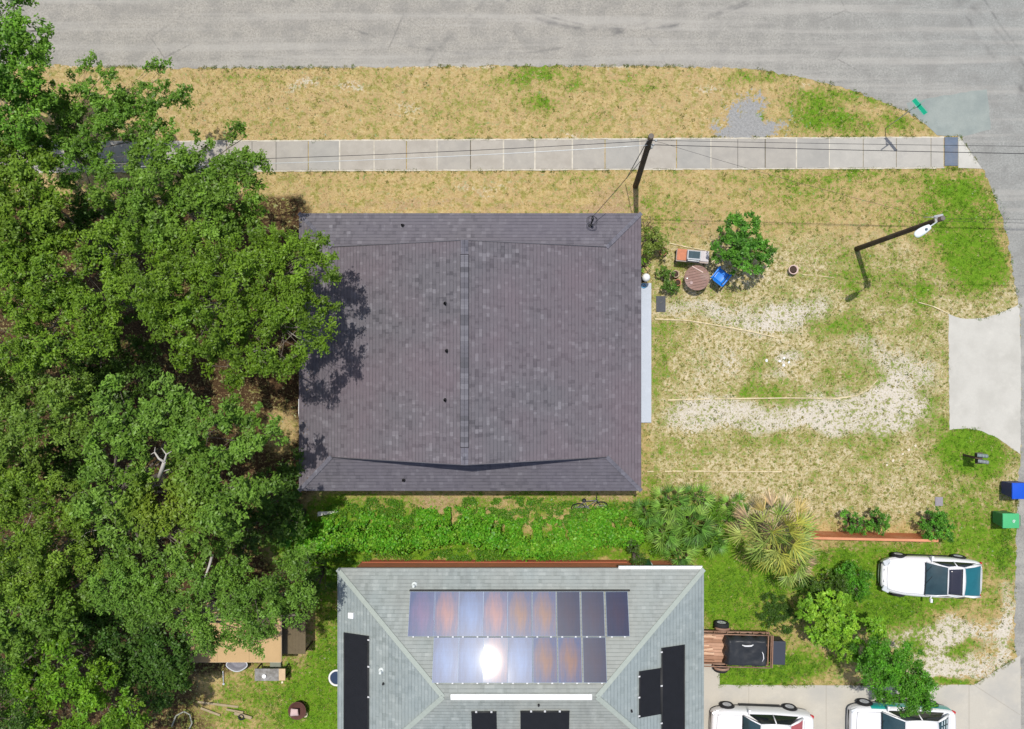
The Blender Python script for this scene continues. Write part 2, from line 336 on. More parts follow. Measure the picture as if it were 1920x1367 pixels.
# ---- grass tufts as real blades
def grass():
    n = 150000
    px = rng.uniform(-30, 1925, n); py = rng.uniform(110, 1390, n)
    m = masks(px, py)
    keep = ~(inpoly(px, py, ROAD) | inpoly(px, py, APRON) | inpoly(px, py, DRIVE) | inpoly(px, py, WALK))
    keep &= ~((px > 600) & (px < 1185) & (py > 425) & (py < 890)) & ~((px > 690) & (px < 1280) & (py > 1055)) & (m['p'] < .5)
    dens = .30+.7*np.clip(m['g'], 0, 1)-.62*np.clip(m['s'], 0, 1)-.3*m['l']
    cl = fbm(px, py, 9, 77, 2); keep &= rng.random(n) < dens*np.clip((cl-.32)*4, 0, 1.3)
    px, py = px[keep], py[keep]; g = m['g'][keep]; s_ = m['s'][keep]; n = len(px)
    K = 5; N = n*K
    bx = np.repeat((px-NX)/40, K)+rng.normal(0, .022, N); by = np.repeat((NY-py)/40, K)+rng.normal(0, .022, N)
    ang = rng.uniform(0, 2*np.pi, N); L = rng.uniform(.035, .085, N)*np.repeat(.8+.5*np.clip(g, 0, 1), K); hgt = L*rng.uniform(.35, 1.0, N); wd = rng.uniform(.006, .014, N)
    dx, dy = np.cos(ang), np.sin(ang); z0 = np.full(N, -.002)
    # clumped weeds: taller olive tufts standing out of the turf
    v = np.stack([np.stack([bx-dy*wd, by+dx*wd, z0], 1), np.stack([bx+dy*wd, by-dx*wd, z0], 1),
                  np.stack([bx+dx*L, by+dy*L, hgt], 1)], 1).reshape(-1, 3)
    f = np.arange(N*3).reshape(-1, 3)
    base = np.array([(.56, .43, .20), (.42, .34, .11), (.26, .28, .05), (.62, .52, .28)])
    gc = np.array([(.11, .25, .012), (.17, .33, .02), (.26, .38, .04), (.08, .18, .012)])
    pick = rng.integers(0, 4, n); isg = rng.random(n) < np.clip(g*1.0-.12, 0, .9)
    c = np.where(isg[:, None], gc[pick], base[pick]); weed = (rng.random(n) < .5) & (s_ > .4); c[weed] = (.14, .16, .035)
    c = c*rng.uniform(.75, 1.25, (n, 1)); c = np.repeat(np.repeat(c, K, 0), 3, 0)
    a = NT('grass_blades'); bs = a.n('BsdfPrincipled', {'Base Color': a.attr('col', True), 'Roughness': .7, 'Specular IOR Level': .15})
    tr = a.n('BsdfTranslucent', {0: a.attr('col', True)}); mx = a.n('MixShader', {0: .25, 1: bs, 2: tr}); a.n('OutputMaterial', {0: mx})
    o = link('grass', np_mesh('grass', v, f, a.m, c)); tag(o, 'short patchy grass blades growing over the verge and yards', 'grass', kind='stuff')
grass()
def tufts():
    r = np.random.default_rng(17); n = 11000; px = r.uniform(0, 1920, n); py = r.uniform(118, 1367, n); m = masks(px, py)
    keep = ~(inpoly(px, py, ROAD) | inpoly(px, py, APRON) | inpoly(px, py, DRIVE) | inpoly(px, py, WALK)) & ~((px > 560) & (px < 1205) & (py > 400) & (py < 920)) & ~((px > 640) & (px < 1320) & (py > 1060))
    lot = (px > 1205)*(py > 330); pr = .22+.4*lot+.3*np.clip(m['g'], 0, 1); keep &= (r.random(n) < pr*(1-.8*m['l'])) & (m['p'] < .4)
    px, py = px[keep], py[keep]
    # ragged growth creeping over the edges of the paving
    ex, ey = [], []
    for poly, k_, x0, x1 in ((WALK, 900, 0, 1840), (APRON, 160, 1770, 1900), ([(1349, 1232), (1349, 1284), (1560, 1285), (1826, 1284), (1880, 1250), (1905, 1234)], 260, 1300, 1900), (ROAD[8:40], 700, 60, 1912)):
        q = [(a, b) for a, b in poly if a > -100]; seg = list(zip(q[:-1], q[1:])); ln = np.array([math.hypot(b[0]-a[0], b[1]-a[1]) for a, b in seg]); pk = r.choice(len(seg), k_, p=ln/ln.sum()); tt = r.random(k_)
        X_ = np.array([seg[i][0][0]+(seg[i][1][0]-seg[i][0][0])*t for i, t in zip(pk, tt)]); Y_ = np.array([seg[i][0][1]+(seg[i][1][1]-seg[i][0][1])*t for i, t in zip(pk, tt)]); on = fbm(X_, Y_, 30, 401, 2) > .47
        ok = on & (X_ > x0) & (X_ < x1) & (Y_ > 110) & (Y_ < 1380); ex.append(X_[ok]+r.normal(0, 1.2, ok.sum())); ey.append(Y_[ok]+r.normal(0, 1.4, ok.sum()))
    px = np.concatenate([px]+ex); py = np.concatenate([py]+ey); m = masks(px, py); g = m['g']+.15; n = len(px); K = 16; N = n*K; sz = np.repeat(r.uniform(.035, .10, n)*r.uniform(.7, 1.2, n), K)
    a_ = r.uniform(0, 6.283, N); q_ = sz*np.sqrt(r.random(N))*.7; bx = np.repeat((px-NX)/40, K)+q_*np.cos(a_); by = np.repeat((NY-py)/40, K)+q_*np.sin(a_)
    L = sz*r.uniform(.5, 1.0, N); h = sz*r.uniform(.3, .9, N); wd = r.uniform(.006, .013, N); a2 = a_+r.normal(0, .5, N); dx, dy = np.cos(a2), np.sin(a2); z0 = np.full(N, -.002)
    v = np.stack([np.stack([bx-dy*wd, by+dx*wd, z0], 1), np.stack([bx+dy*wd, by-dx*wd, z0], 1), np.stack([bx+dx*L, by+dy*L, h], 1)], 1).reshape(-1, 3)
    pal = np.array([(.16, .19, .035), (.11, .15, .03), (.22, .24, .05), (.30, .27, .10)]); pg = np.array([(.12, .25, .015), (.18, .32, .02), (.09, .18, .012), (.25, .35, .04)])
    k = r.integers(0, 4, n); c = np.where((r.random(n) < g*.9)[:, None], pg[k], pal[k])*r.uniform(.75, 1.2, (n, 1)); c = np.repeat(np.repeat(c, K, 0), 3, 0)
    o = link('weed_tufts', np_mesh('weed_tufts', v, np.arange(N*3).reshape(-1, 3), bpy.data.materials['grass_blades'], c)); tag(o, 'olive weed tufts dotted over the dry yard and verges', 'weeds', kind='stuff')
tufts()
# ================================================================ ROADS
def flat_sheet(name, poly, z, material, px_to=True, thick=None, kind='structure'):
    mb = MB(); pts = [P(x, y)[:2] for x, y in poly]
    if thick is None:
        a = sum(pts[i][0]*pts[(i+1) % len(pts)][1]-pts[(i+1) % len(pts)][0]*pts[i][1] for i in range(len(pts)))
        if a < 0: pts = pts[::-1]
        mb.add([(p[0], p[1], z) for p in pts], [list(range(len(pts)))])
    else: mb.prism(pts, z-thick, z)
    o = mb.build(name, material); tag(o, kind=kind); return o
def jag(poly, amp, step, seed=3):
    """roughen a pixel outline a little, only where it lies in view"""
    r = random.Random(seed); out = []
    n = len(poly)
    for i in range(n):
        (x1, y1), (x2, y2) = poly[i], poly[(i+1) % n]; L = math.hypot(x2-x1, y2-y1); k = max(1, int(min(L, 2400)/step)) if (-100 < (x1+x2)/2 < 2000 or L > 900) else 1
        for j in range(k):
            t = j/k; a = 0 if j == 0 else amp
            out.append((x1+(x2-x1)*t+r.uniform(-a, a), y1+(y2-y1)*t+r.uniform(-a, a)))
    return out
def road():
    xs = np.concatenate([np.linspace(-5500, -300, 8), np.arange(-240, 1960, 4), np.linspace(2000, 7000, 8)])
    ys = np.concatenate([np.linspace(-5000, -200, 8), np.arange(-180, 1420, 4), np.linspace(1480, 7000, 8)])
    # the carriageway: outline sheet with fine attributes needs a grid, cut by the outline
    bm = bmesh.new(); pts = [P(x, y) for x, y in jag(ROAD, 2.6, 7)]
    vs = [bm.verts.new((p.x, p.y, .004)) for p in pts]; f = bm.faces.new(vs)
    if f.normal.z < 0: f.normal_flip()
    f.normal_update()
    if f.normal.z < 0: f.normal_flip()
    me = bpy.data.meshes.new('road'); bmesh.ops.triangulate(bm, faces=bm.faces[:]); bm.to_mesh(me); bm.free()
    a = NT('worn_asphalt'); o = a.pos()
    sx = a.n('SeparateXYZ', {0: o}); X, Y = sx.outputs[0], sx.outputs[1]
    g = a.noise(o, 28, 4, .8); gf = a.noise(o, 70, 2, .8); md = a.noise(o, 1.1, 5, .65); bg_ = a.noise(o, .16, 3)
    gg = a.math('ADD', a.math('MULTIPLY', g, .40), a.math('MULTIPLY', a.noise(o, 11, 4, .8), .6))
    c = a.ramp(gg, [(.36, (.19, .18, .155)), (.5, (.335, .315, .275)), (.72, (.49, .465, .405))])
    c2 = a.ramp(gg, [(.28, (.165, .17, .158)), (.5, (.285, .288, .268)), (.72, (.42, .42, .395))])
    east = a.n('MapRange', {0: a.math('ADD', X, a.math('MULTIPLY', Y, .35)), 1: 10., 2: 26.}).outputs[0]
    c = a.mix(east, c, c2)
    c = a.mix(a.ramp(md, [(.42, (0, 0, 0)), (.62, (.45, .45, .45))]), c, (.20, .195, .18))
    c = a.mix(a.ramp(a.noise(a.n('Mapping', {0: o, 3: (.06, 1.6, 1)}).outputs[0], 1.0, 4, .6), [(.48, (0, 0, 0)), (.64, (.5, .5, .5))]), c, (.42, .40, .36))
    # swept tyre marks: arcs of large circles
    def arc(cx, cy, r, wd, amt, c):
        dx = a.math('SUBTRACT', X, cx); dy = a.math('SUBTRACT', Y, cy)
        d = a.math('SQRT', a.math('ADD', a.math('MULTIPLY', dx, dx), a.math('MULTIPLY', dy, dy)))
        d = a.math('ABSOLUTE', a.math('SUBTRACT', d, r)); f = a.n('MapRange', {0: d, 1: 0., 2: wd, 3: 1., 4: 0.}).outputs[0]
        brk = a.ramp(a.noise(o, .55, 4, .7), [(.42, (0, 0, 0)), (.6, (1, 1, 1))])
        f = a.math('MULTIPLY', a.math('MULTIPLY', f, amt*.85), brk)
        return a.mix(f, c, (.10, .10, .10))
    for q in ((4.0, 28.2, 13.4, .16, .7), (4.6, 28.2, 13.3, .08, .5), (-2, 32, 18.3, .10, .45), (34.5, 23.5, 16.3, .14, .55), (35.2, 24.5, 16.3, .08, .6), (9., 3.2, 17.2, .14, .45), (44., 6, 22, .16, .35), (31, 26, 9.6, .12, .4)):
        c = arc(*q, c)
    vo = a.n('TexVoronoi', {'Vector': a.n('Mapping', {0: o, 3: (1, 1, 0)}).outputs[0], 'Scale': .33, 'Randomness': 1.0}, feature='DISTANCE_TO_EDGE')
    wob = a.math('ADD', vo.outputs[0], a.math('MULTIPLY', a.math('SUBTRACT', a.noise(o, 5, 3), .5), .05))
    cr = a.math('MULTIPLY', a.ramp(a.math('ABSOLUTE', wob), [(.004, (1, 1, 1)), (.010, (0, 0, 0))]), a.ramp(a.noise(o, .25, 2), [(.58, (0, 0, 0)), (.66, (.4, .4, .4))]))
    c = a.mix(cr, c, (.11, .105, .10))
    sp = a.n('TexVoronoi', {'Vector': o, 'Scale': 2.2, 'Randomness': 1.0}).outputs[0]
    c = a.mix(a.ramp(sp, [(.010, (.5, .5, .5)), (.02, (0, 0, 0))]), c, (.5, .49, .46))
    me.materials.append(a.out(c, .93, 0, a.bump(g, .5, .02), .2)); tag(link('road', me), kind='structure')
road()
def concrete(name, base, var=.12, stain=(.30, .29, .27), amt=.5, sc_=1.4, crack=False):
    a = NT(name); o = a.pos(); g = a.noise(o, 34, 4, .75); m1 = a.noise(o, sc_, 5, .6)
    c = a.ramp(g, [(.3, tuple(x*(1-var) for x in base)), (.65, tuple(min(1, x*(1+var)) for x in base))])
    c = a.mix(a.ramp(m1, [(.42, (0, 0, 0)), (.62, (amt,)*3)]), c, stain)
    c = a.mix(a.ramp(a.noise(o, sc_*2.7, 3, .6), [(.55, (0, 0, 0)), (.75, (.3, .3, .3))]), c, tuple(min(1, x*1.25) for x in base))
    t = a.n('Attribute', attribute_name='tone'); 
    if crack:
        vo = a.n('TexVoronoi', {'Vector': a.n('Mapping', {0: o, 3: (1, 1, 0)}).outputs[0], 'Scale': .30}, feature='DISTANCE_TO_EDGE').outputs[0]
        wob = a.math('ADD', vo, a.math('MULTIPLY', a.math('SUBTRACT', a.noise(o, 3, 3), .5), .06))
        c = a.mix(a.ramp(a.math('ABSOLUTE', wob), [(.003, (.6, .6, .6)), (.008, (0, 0, 0))]), c, (.2, .19, .17))
    return a.out(c, .9, 0, a.bump(g, .3, .01), .2)
c_apron = concrete('pale_driveway_concrete', (.50, .485, .435), .07, (.41, .395, .35), .6, .7)
c_drive = concrete('driveway_concrete', (.47, .44, .375), .06, (.38, .37, .34), .6, .6, False)
c_patch = concrete('greenish_concrete_patch', (.285, .315, .29), .10, (.20, .235, .225), .6, .8)
c_walk = [concrete('sidewalk_concrete_'+n, b, .08, s, .6, 1.3) for n, b, s in (('grey', (.375, .35, .305), (.31, .29, .26)), ('warm', (.395, .365, .315), (.33, .30, .255)), ('cool', (.355, .34, .305), (.30, .29, .265)), ('pale', (.42, .40, .355), (.36, .345, .31)))]
c_joint = concrete('pale_joint_mortar', (.57, .53, .44), .14, (.36, .32, .24), .6, 3)
c_dark = mat('dark_joint', (.10, .095, .08), .95)
flat_sheet('driveway', jag(APRON, 1.0, 7), .012, c_apron, thick=.03)
flat_sheet('driveway', jag(DRIVE, .5, 14), .012, c_drive, thick=.03)
mb = MB()
for x0, y0, x1, y1 in ((1404, 1284, 1404, 1560), (1549, 1284, 1549, 1560), (1817, 1284, 1817, 1560), (1826, 1284, 1912, 1340), (1690, 1284, 1690, 1560)):
    a_, b_ = P(x0, y0, .0165), P(x1, y1, .0165); d = b_-a_; mb.box((a_+b_)/2, (d.length, .014, .002), math.atan2(d.y, d.x))
tag(mb.build('driveway_joint', mat('driveway_joint', (.30, .27, .22), .95)), kind='structure')
flat_sheet('road_patch', jag([(1699, 193), (1760, 181), (1850, 167), (1855, 205), (1857, 243), (1801, 256), (1757, 254), (1735, 233), (1705, 210)], 1.2, 10), .009, c_patch)
# sidewalk: separate cast slabs with pale or dark joints
def walk_y(x): return 263-(x-500)*7/1300, 322-(x-500)*6/1300
JO = [(-330, 0), (-270, 1), (-200, 0), (-140, 1), (-75, 0), (-10, 1), (50, 0), (109, 1), (170, 0), (235, 1), (300, 0), (362, 1), (425, 0), (473, 2), (518, 2), (578, 0), (637, 1), (702, 1), (762, 0), (820, 1), (882, 2), (944, 1), (1003, 1), (1073, 1), (1134, 0), (1200, 1), (1268, 0), (1333, 1), (1383, 2), (1434, 2), (1493, 1), (1555, 1), (1618, 0), (1680, 0), (1745, 0), (1769, 0)]
mb = MB(); jb = MB(); db = MB(); prev = -1400
rs = random.Random(4)
for x, k in JO:
    mb.m = rs.choice([0, 0, 1, 2]) if x > 1200 or x < 500 else rs.choice([0, 0, 1, 2])
    if x > 1600: mb.m = 3
    g = 1.15 if k == 1 else .5
    t0, b0 = walk_y(max(prev, -400)); t1, b1 = walk_y(x)
    z = .030+rs.uniform(-.004, .004)
    q = [P(prev+g, t0+2.5), P(x-g, t1+2.5), P(x-g, b1-2.5), P(prev+g, b0-2.5)]
    mb.prism([(p.x, p.y) for p in q], -.05, z)
    tgt = jb if k == 1 else db
    q = [P(x-g-.2, t1+1), P(x+g+.2, t1+1), P(x+g+.2, b1-1), P(x-g-.2, b1-1)]
    if k: tgt.prism([(p.x, p.y) for p in q], -.05, .018 if k == 2 else .028)
    prev = x
# pale crumbling lips along both edges
for s in (0, 1):
    for x in range(-400, 1765, 14):
        y0 = walk_y(x)[s]; y1 = walk_y(x+14)[s]; d = 2.6+rs.uniform(-.7, .7); sg = 1 if s == 0 else -1
        q = [P(x, y0+rs.uniform(-.6, .6)), P(x+14, y1+rs.uniform(-.6, .6)), P(x+14, y1+sg*d), P(x, y0+sg*d)]
        jb.prism([(p.x, p.y) for p in q], -.05, .024)
tag(mb.build('sidewalk', c_walk), kind='structure'); tag(jb.build('sidewalk_joint', c_joint), kind='structure'); tag(db.build('sidewalk_dark_joint', c_dark), kind='structure')
flat_sheet('sidewalk_ramp', [(1796.5, 256), (1799, 257), (1841, 316.5), (1796.5, 315)], .02, c_apron, thick=.06)
mb = MB(); q = [P(1770.5, 257.5), P(1795.5, 257.5), P(1795.5, 311), P(1770.5, 311)]
mb.prism([(p.x, p.y) for p in q], -.02, .032)
for i in range(9):
    for j in range(19):
        p = P(1772.5+i*2.6, 259.5+j*2.75); mb.lathe([(.022, .030), (.016, .039)], (p.x, p.y, 0), 6)
tp = mb.build('tactile_pad', mat('slate_blue_rubber', (.135, .17, .225), .8, var=.25, scale=3, dirt=(.19, .20, .22)))
tag(tp, 'slate blue dotted tactile pad set at the end of the sidewalk', 'tactile pad')
# concrete kerb strips let into the yard
def edging(pts, label, wpx=3.0, group='pale edging strips in the yard', gaps=.0, seed=1, z=.075):
    r = random.Random(seed); mb = MB(); P0 = []
    for (x1, y1), (x2, y2) in zip(pts[:-1], pts[1:]):
        k = max(1, int(math.hypot(x2-x1, y2-y1)/10))
        P0 += [(x1+(x2-x1)*i/k, y1+(y2-y1)*i/k) for i in range(k)]
    P0.append(pts[-1])
    for (x1, y1), (x2, y2) in zip(P0[:-1], P0[1:]):
        zo = -z*.75 if r.random() < gaps else 0
        a_, b_ = P(x1, y1), P(x2, y2); d = b_-a_; ww = wpx*.85/40*r.uniform(.6, 1.15)
        mb.box(((a_+b_)/2).to_tuple()[:2]+(z/2-.02+zo+r.uniform(-.008, .004),), (d.length*1.0+.02, ww, z), math.atan2(d.y, d.x))
    o = mb.build('garden_edging', mat('edging_concrete', (.66, .56, .35), .9, var=.3, scale=8, dirt=(.40, .33, .20)), bevel=.006)
    tag(o, label, 'edging', group)
edging([(1228, 598), (1290, 601), (1350, 611), (1410, 622), (1455, 633)], 'curved pale edging strip running from the porch slab, nearest the round table', seed=1)
edging([(1252, 750), (1330, 748), (1400, 747), (1480, 746), (1570, 747), (1605, 742), (1628, 730), (1645, 712)], 'long pale edging strip through the sandy yard with a hooked east end', 2.6, gaps=.05, seed=2)
edging([(1203, 884), (1290, 883), (1380, 884), (1465, 884)], 'broken pale edging strip level with the south end of the dark roof', 2.8, gaps=.25, seed=3)
edging([(1722, 567), (1750, 575), (1778, 588)], 'short pale edging strip meeting the corner of the concrete apron', 2.6, gaps=.1, seed=4)
edging([(1505, 515), (1535, 517), (1565, 521), (1592, 526)], 'faint thin edging strip beside the pale planter ring', 1.8, gaps=.3, seed=5, z=.035)
edging([(1255, 456), (1290, 464), (1325, 470)], 'pale edging strip behind the cluttered garden table', 2.2, gaps=.1, seed=6)
# ================================================================ BUILDINGS
def shingle(name, c1, c2, c3, ns=False, tint=None, row=.145, mort=.012, dirtc=None, dirtamt=.5, mdark=.45):
    """asphalt shingles in courses; ns: courses run north-south"""
    a = NT(name); o = a.pos(); s = a.n('SeparateXYZ', {0: o}); X, Y = s.outputs[0], s.outputs[1]
    v = a.n('CombineXYZ', {0: Y if ns else X, 1: X if ns else Y}).outputs[0]
    br = a.n('TexBrick', {'Vector': v, 'Color1': (1, 1, 1), 'Color2': (0, 0, 0), 'Mortar': (.5, .5, .5), 'Scale': 1.0, 'Mortar Size': 0., 'Mortar Smooth': .4, 'Bias': 0., 'Brick Width': .20, 'Row Height': row}, offset=.37, offset_frequency=2)
    v2 = a.n('Mapping', {0: v, 1: (7.3, 0, 0)}).outputs[0]
    br2 = a.n('TexBrick', {'Vector': v2, 'Color1': (1, 1, 1), 'Color2': (0, 0, 0), 'Mortar': (.5, .5, .5), 'Scale': 1.0, 'Mortar Size': 0., 'Brick Width': .16, 'Row Height': row*2}, offset=.61, offset_frequency=3)
    f = a.math('ADD', a.math('MULTIPLY', a.n('RGBToBW', {0: br.outputs[0]}).outputs[0], .5), a.math('MULTIPLY', a.n('RGBToBW', {0: br2.outputs[0]}).outputs[0], .5))
    f = a.math('ADD', f, a.math('MULTIPLY', a.math('SUBTRACT', a.noise(o, 26, 3, .8), .5), .5))
    c = a.ramp(f, [(.04, c1), (.38, c2), (.68, c2), (.98, c3)])
    if tint: c = a.mix(a.ramp(a.noise(o, .22, 3), [(.36, (0, 0, 0)), (.64, (1, 1, 1))]), c, a.mix(.65, c, tint))
    if dirtc: c = a.mix(a.ramp(a.noise(a.n('Mapping', {0: o, 3: (1.6, .5, 1)}).outputs[0], .9, 5, .65), [(.50, (0, 0, 0)), (.74, (dirtamt,)*3)]), c, dirtc)
    V = X if ns else Y
    fr = a.math('FRACT', a.math('DIVIDE', V, row)); ln = a.ramp(fr, [(.0, (1, 1, 1)), (.16, (0, 0, 0)), (.90, (0, 0, 0)), (1.0, (1, 1, 1))])
    ln = a.math('MULTIPLY', ln, a.ramp(a.noise(o, 3.0, 3), [(.3, (.45, .45, .45)), (.6, (1, 1, 1))]))
    c = a.mix(a.math('MULTIPLY', ln, mdark if mort else 0.), c, tuple(x*.35 for x in c1))
    h = a.math('SUBTRACT', a.math('MULTIPLY', f, .4), ln)
    return a.out(c, .92, 0, a.bump(h, .45, .02), .2)
A1, A2, A3 = (.090, .085, .095), (.142, .133, .146), (.215, .205, .222)
sh_ew = shingle('dark_shingles_main', A1, A2, A3, True, (.170, .132, .150), mdark=.62, mort=.016)
sh_ns = shingle('dark_shingles_skirt', A1, A2, A3, False, (.135, .125, .150), mdark=.62, mort=.016)
B1, B2, B3 = (.215, .245, .235), (.285, .32, .31), (.37, .405, .39)
s2_ns = shingle('grey_green_shingles', B1, B2, B3, False, (.33, .335, .30), dirtc=(.20, .21, .20), dirtamt=.5, mdark=.5)
s2_ew = shingle('grey_green_shingles_side', B1, B2, B3, True, (.27, .32, .33), dirtc=(.17, .21, .22), dirtamt=.45, mdark=.5)
s2_cap = mat('pale_green_ridge_caps', (.345, .385, .345), .9, var=.12, scale=5)
wallm = mat('beige_stucco', (.50, .45, .38), .9, var=.06, scale=2, bump=.3)
terra = mat('terracotta_painted_wall', (.52, .19, .095), .85, var=.12, scale=2.5, bump=.3, dirt=(.42, .17, .10))
fascia = mat('grey_fascia', (.34, .34, .34), .6); white = mat('white_paint', (.80, .80, .79), .45, var=.04)
dkmetal = mat('dark_metal', (.04, .04, .045), .45, .6); galv = mat('galvanised_steel', (.48, .49, .50), .4, .8)
def tri_roof(name, quads, mats, parent, off):
    """quads: list of (material index, pts) in world coordinates, sheets with 4 cm thickness"""
    mb = MB()
    for mi, pts in quads:
        mb.m = mi; mb.add([Vector(p)-off for p in pts], [list(range(len(pts)))])
    return mb.build(name, mats, parent)
# ---- house 1
XW, XE, YN, YS = -10.10, 4.65, 5.75, -6.21; XR = (XW+XE)/2; ZE = 2.75; SL = 1/2.9; d1 = 1.55
zr = ZE+(XE-XR)*SL; zg = ZE+d1*SL; gn, gs = YN-d1, YS+d1
off = Vector((XR, (YN+YS)/2, 0))
h1 = thing('house', 'house with a wide dark purple-grey shingle roof and a ridge vent strip', 'house', off)
GEE = .02
q = [(0, [(XR, gn+GEE, zr), (XR, gs-GEE, zr), (XW+d1, gs-GEE, zg), (XW, YS, ZE), (XW, YN, ZE), (XW+d1, gn+GEE, zg)][::1]),
     (0, [(XR, gs-GEE, zr), (XR, gn+GEE, zr), (XE-d1, gn+GEE, zg), (XE, YN, ZE), (XE, YS, ZE), (XE-d1, gs-GEE, zg)]),
     (1, [(XW, YN, ZE), (XE, YN, ZE), (XE-d1, gn, zg), (XW+d1, gn, zg)][::-1]),
     (1, [(XE, YS, ZE), (XW, YS, ZE), (XW+d1, gs, zg), (XE-d1, gs, zg)][::-1])]
rf = tri_roof('roof', q, [sh_ew, sh_ns], h1, off)
def up(o):
    bm = bmesh.new(); bm.from_mesh(o.data)
    for f in bm.faces:
        if f.normal.z < 0: f.normal_flip()
    bm.to_mesh(o.data); bm.free()
up(rf)
for y, s in ((gn-.06, 1), (gs+.06, -1)):
    mb = MB(); mb.add([Vector(p)-off for p in ((XW+d1+.1, y, zg-.03), (XE-d1-.1, y, zg-.03), (XR, y, zr-.03))], [(0, 1, 2)]); mb.build('gable_wall', mat('dark_gable_siding', (.10, .095, .11), .8), h1, solid=.05)
# raised rake edge boards over the little gables
mb = MB()
for y in (gn+GEE, gs-GEE):
    for x in (XW+d1, XE-d1):
        a_, b_ = Vector((x, y, zg+.012))-off, Vector((XR, y, zr+.012))-off
        mb = MB(); mb.tube([a_, b_], .022, 4); mb.build('rake_edge', mat('dark_drip_edge', (.12, .115, .13), .6), h1)
mb = MB(); t = .16
mb.box(Vector(((XW+XE)/2, YN-.012, ZE-t/2-.012))-off, (XE-XW, .025, t)); mb.box(Vector(((XW+XE)/2, YS+.012, ZE-t/2-.012))-off, (XE-XW, .025, t))
mb.box(Vector((XW+.012, (YN+YS)/2, ZE-t/2-.012))-off, (.025, YN-YS-.06, t)); mb.box(Vector((XE-.012, (YN+YS)/2, ZE-t/2-.012))-off, (.025, YN-YS-.06, t))
mb.build('fascia', fascia, h1)
mb = MB(); mb.box(Vector(((XW+XE)/2, (YN+YS)/2, ZE-.10))-off, (XE-XW-.06, YN-YS-.06, .02)); mb.build('soffit', white, h1)
mb = MB(); mb.box(Vector((XR, (YN+YS)/2, 1.29))-off, (XE-XW-1.0, YN-YS-1.0, 2.66)); mb.build('wall', wallm, h1)
# hip shingle caps (short lapped pieces with pale dabs at the corners)
capm = shingle('hip_caps', (.10, .10, .118), (.15, .145, .17), (.22, .22, .25), False, mort=0.)
mb = MB(); rr = random.Random(9)
for (x0, y0, x1, y1) in ((XW, YN, XW+d1, gn), (XE, YN, XE-d1, gn), (XW, YS, XW+d1, gs), (XE, YS, XE-d1, gs)):
    a_, b_ = Vector((x0, y0, ZE)), Vector((x1, y1, zg)); n = 11; d = (b_-a_); ang = math.atan2(d.y, d.x); pitch = math.atan2(d.z, math.hypot(d.x, d.y))
    Mx = Matrix.Rotation(ang, 3, 'Z') @ Matrix.Rotation(-pitch-.05, 3, 'Y')
    mb = MB()
    for i in range(n):
        p = a_+d*((i+.5)/n)+Vector((0, 0, .022)); mb.box(p-off, (d.length/n*1.05, .17, .012), M=Mx)
    mb.build('hip_cap', capm, h1)
# ridge vent with cap shingles of mixed tone
vc = a = NT('ridge_vent_caps'); o_ = a.pos(); s_ = a.n('SeparateXYZ', {0: o_})
bb = a.n('TexBrick', {'Vector': a.n('CombineXYZ', {0: s_.outputs[0], 1: s_.outputs[1]}).outputs[0], 'Color1': (1, 1, 1), 'Color2': (0, 0, 0), 'Mortar': (.2, .2, .2), 'Scale': 1., 'Mortar Size': .006, 'Brick Width': 9.0, 'Row Height': .21}, offset=.2)
vcm = a.out(a.ramp(a.math('ADD', a.n('RGBToBW', {0: bb.outputs[0]}).outputs[0], a.math('MULTIPLY', a.math('SUBTRACT', a.noise(o_, 12, 3), .5), .4)), [(.05, (.10, .098, .11)), (.4, (.135, .13, .148)), (.95, (.19, .185, .205))]), .9)
yv0, yv1 = P(874, 478, zr).y, P(874, 838, zr).y
mb = MB()
nseg = 41; L = (yv0-yv1)/nseg
for i in range(nseg):
    y = yv0-L*(i+.5)
    for s in (-1, 1): mb.box(Vector((XR+s*.078, y, zr+.048-.012))-off, (.155, L*.985, .02), M=Matrix.Rotation(s*math.atan(SL), 3, 'Y') @ Matrix.Rotation(.03, 3, 'X'))
mb.build('ridge_vent', vcm, h1)
mb = MB()
for s in (-1, 1): mb.box(Vector((XR+s*.163, (yv0+yv1)/2, zr-.022))-off, (.022, yv0-yv1+.03, .05))
mb.box(Vector((XR, yv0+.012, zr+.0))-off, (.34, .022, .045)); mb.box(Vector((XR, yv1-.012, zr+.0))-off, (.34, .022, .045))
mb.build('vent_edge', mat('vent_dark_edge', (.022, .020, .026), .8), h1)
for y0, y1 in ((gn+GEE, yv0+.03), (yv1-.03, gs-GEE)):
    mb = MB(); n = max(2, int((y0-y1)/.2)); LL = (y0-y1)/n
    for i in range(n):
        for s in (-1, 1): mb.box(Vector((XR+s*.075, y0-LL*(i+.5), zr+.0))-off, (.15, LL*.98, .014), M=Matrix.Rotation(s*math.atan(SL), 3, 'Y') @ Matrix.Rotation(.03, 3, 'X'))
    mb.build('ridge_cap', capm, h1)
def roof1_z(x, y):
    zz = ZE+min(x-XW, XE-x)*SL
    if y > gn: zz = min(zz, ZE+(YN-y)*SL)
    if y < gs: zz = min(zz, ZE+(y-YS)*SL)
    return zz
def on_roof1(px, py):
    z = 3.5
    for _ in range(8): p = P(px, py, z); z = roof1_z(p.x, p.y)
    return P(px, py, z)
for px, py, h_ in ((755, 423, .28), (835, 569, .30), (838, 658, .30), (835, 750, .30), (757, 900, .25)):
    p = on_roof1(px, py)-off; mb = MB(); mb.tube([p-Vector((0, 0, .1)), p+Vector((0, 0, h_))], .03, 10, cap=False); mb.lathe([(.085, -.02), (.08, .01), (.045, .03), (.032, .06)], p, 12)
    mb.build('vent_pipe', mat('black_vent_pipe', (.018, .018, .02), .6), h1)
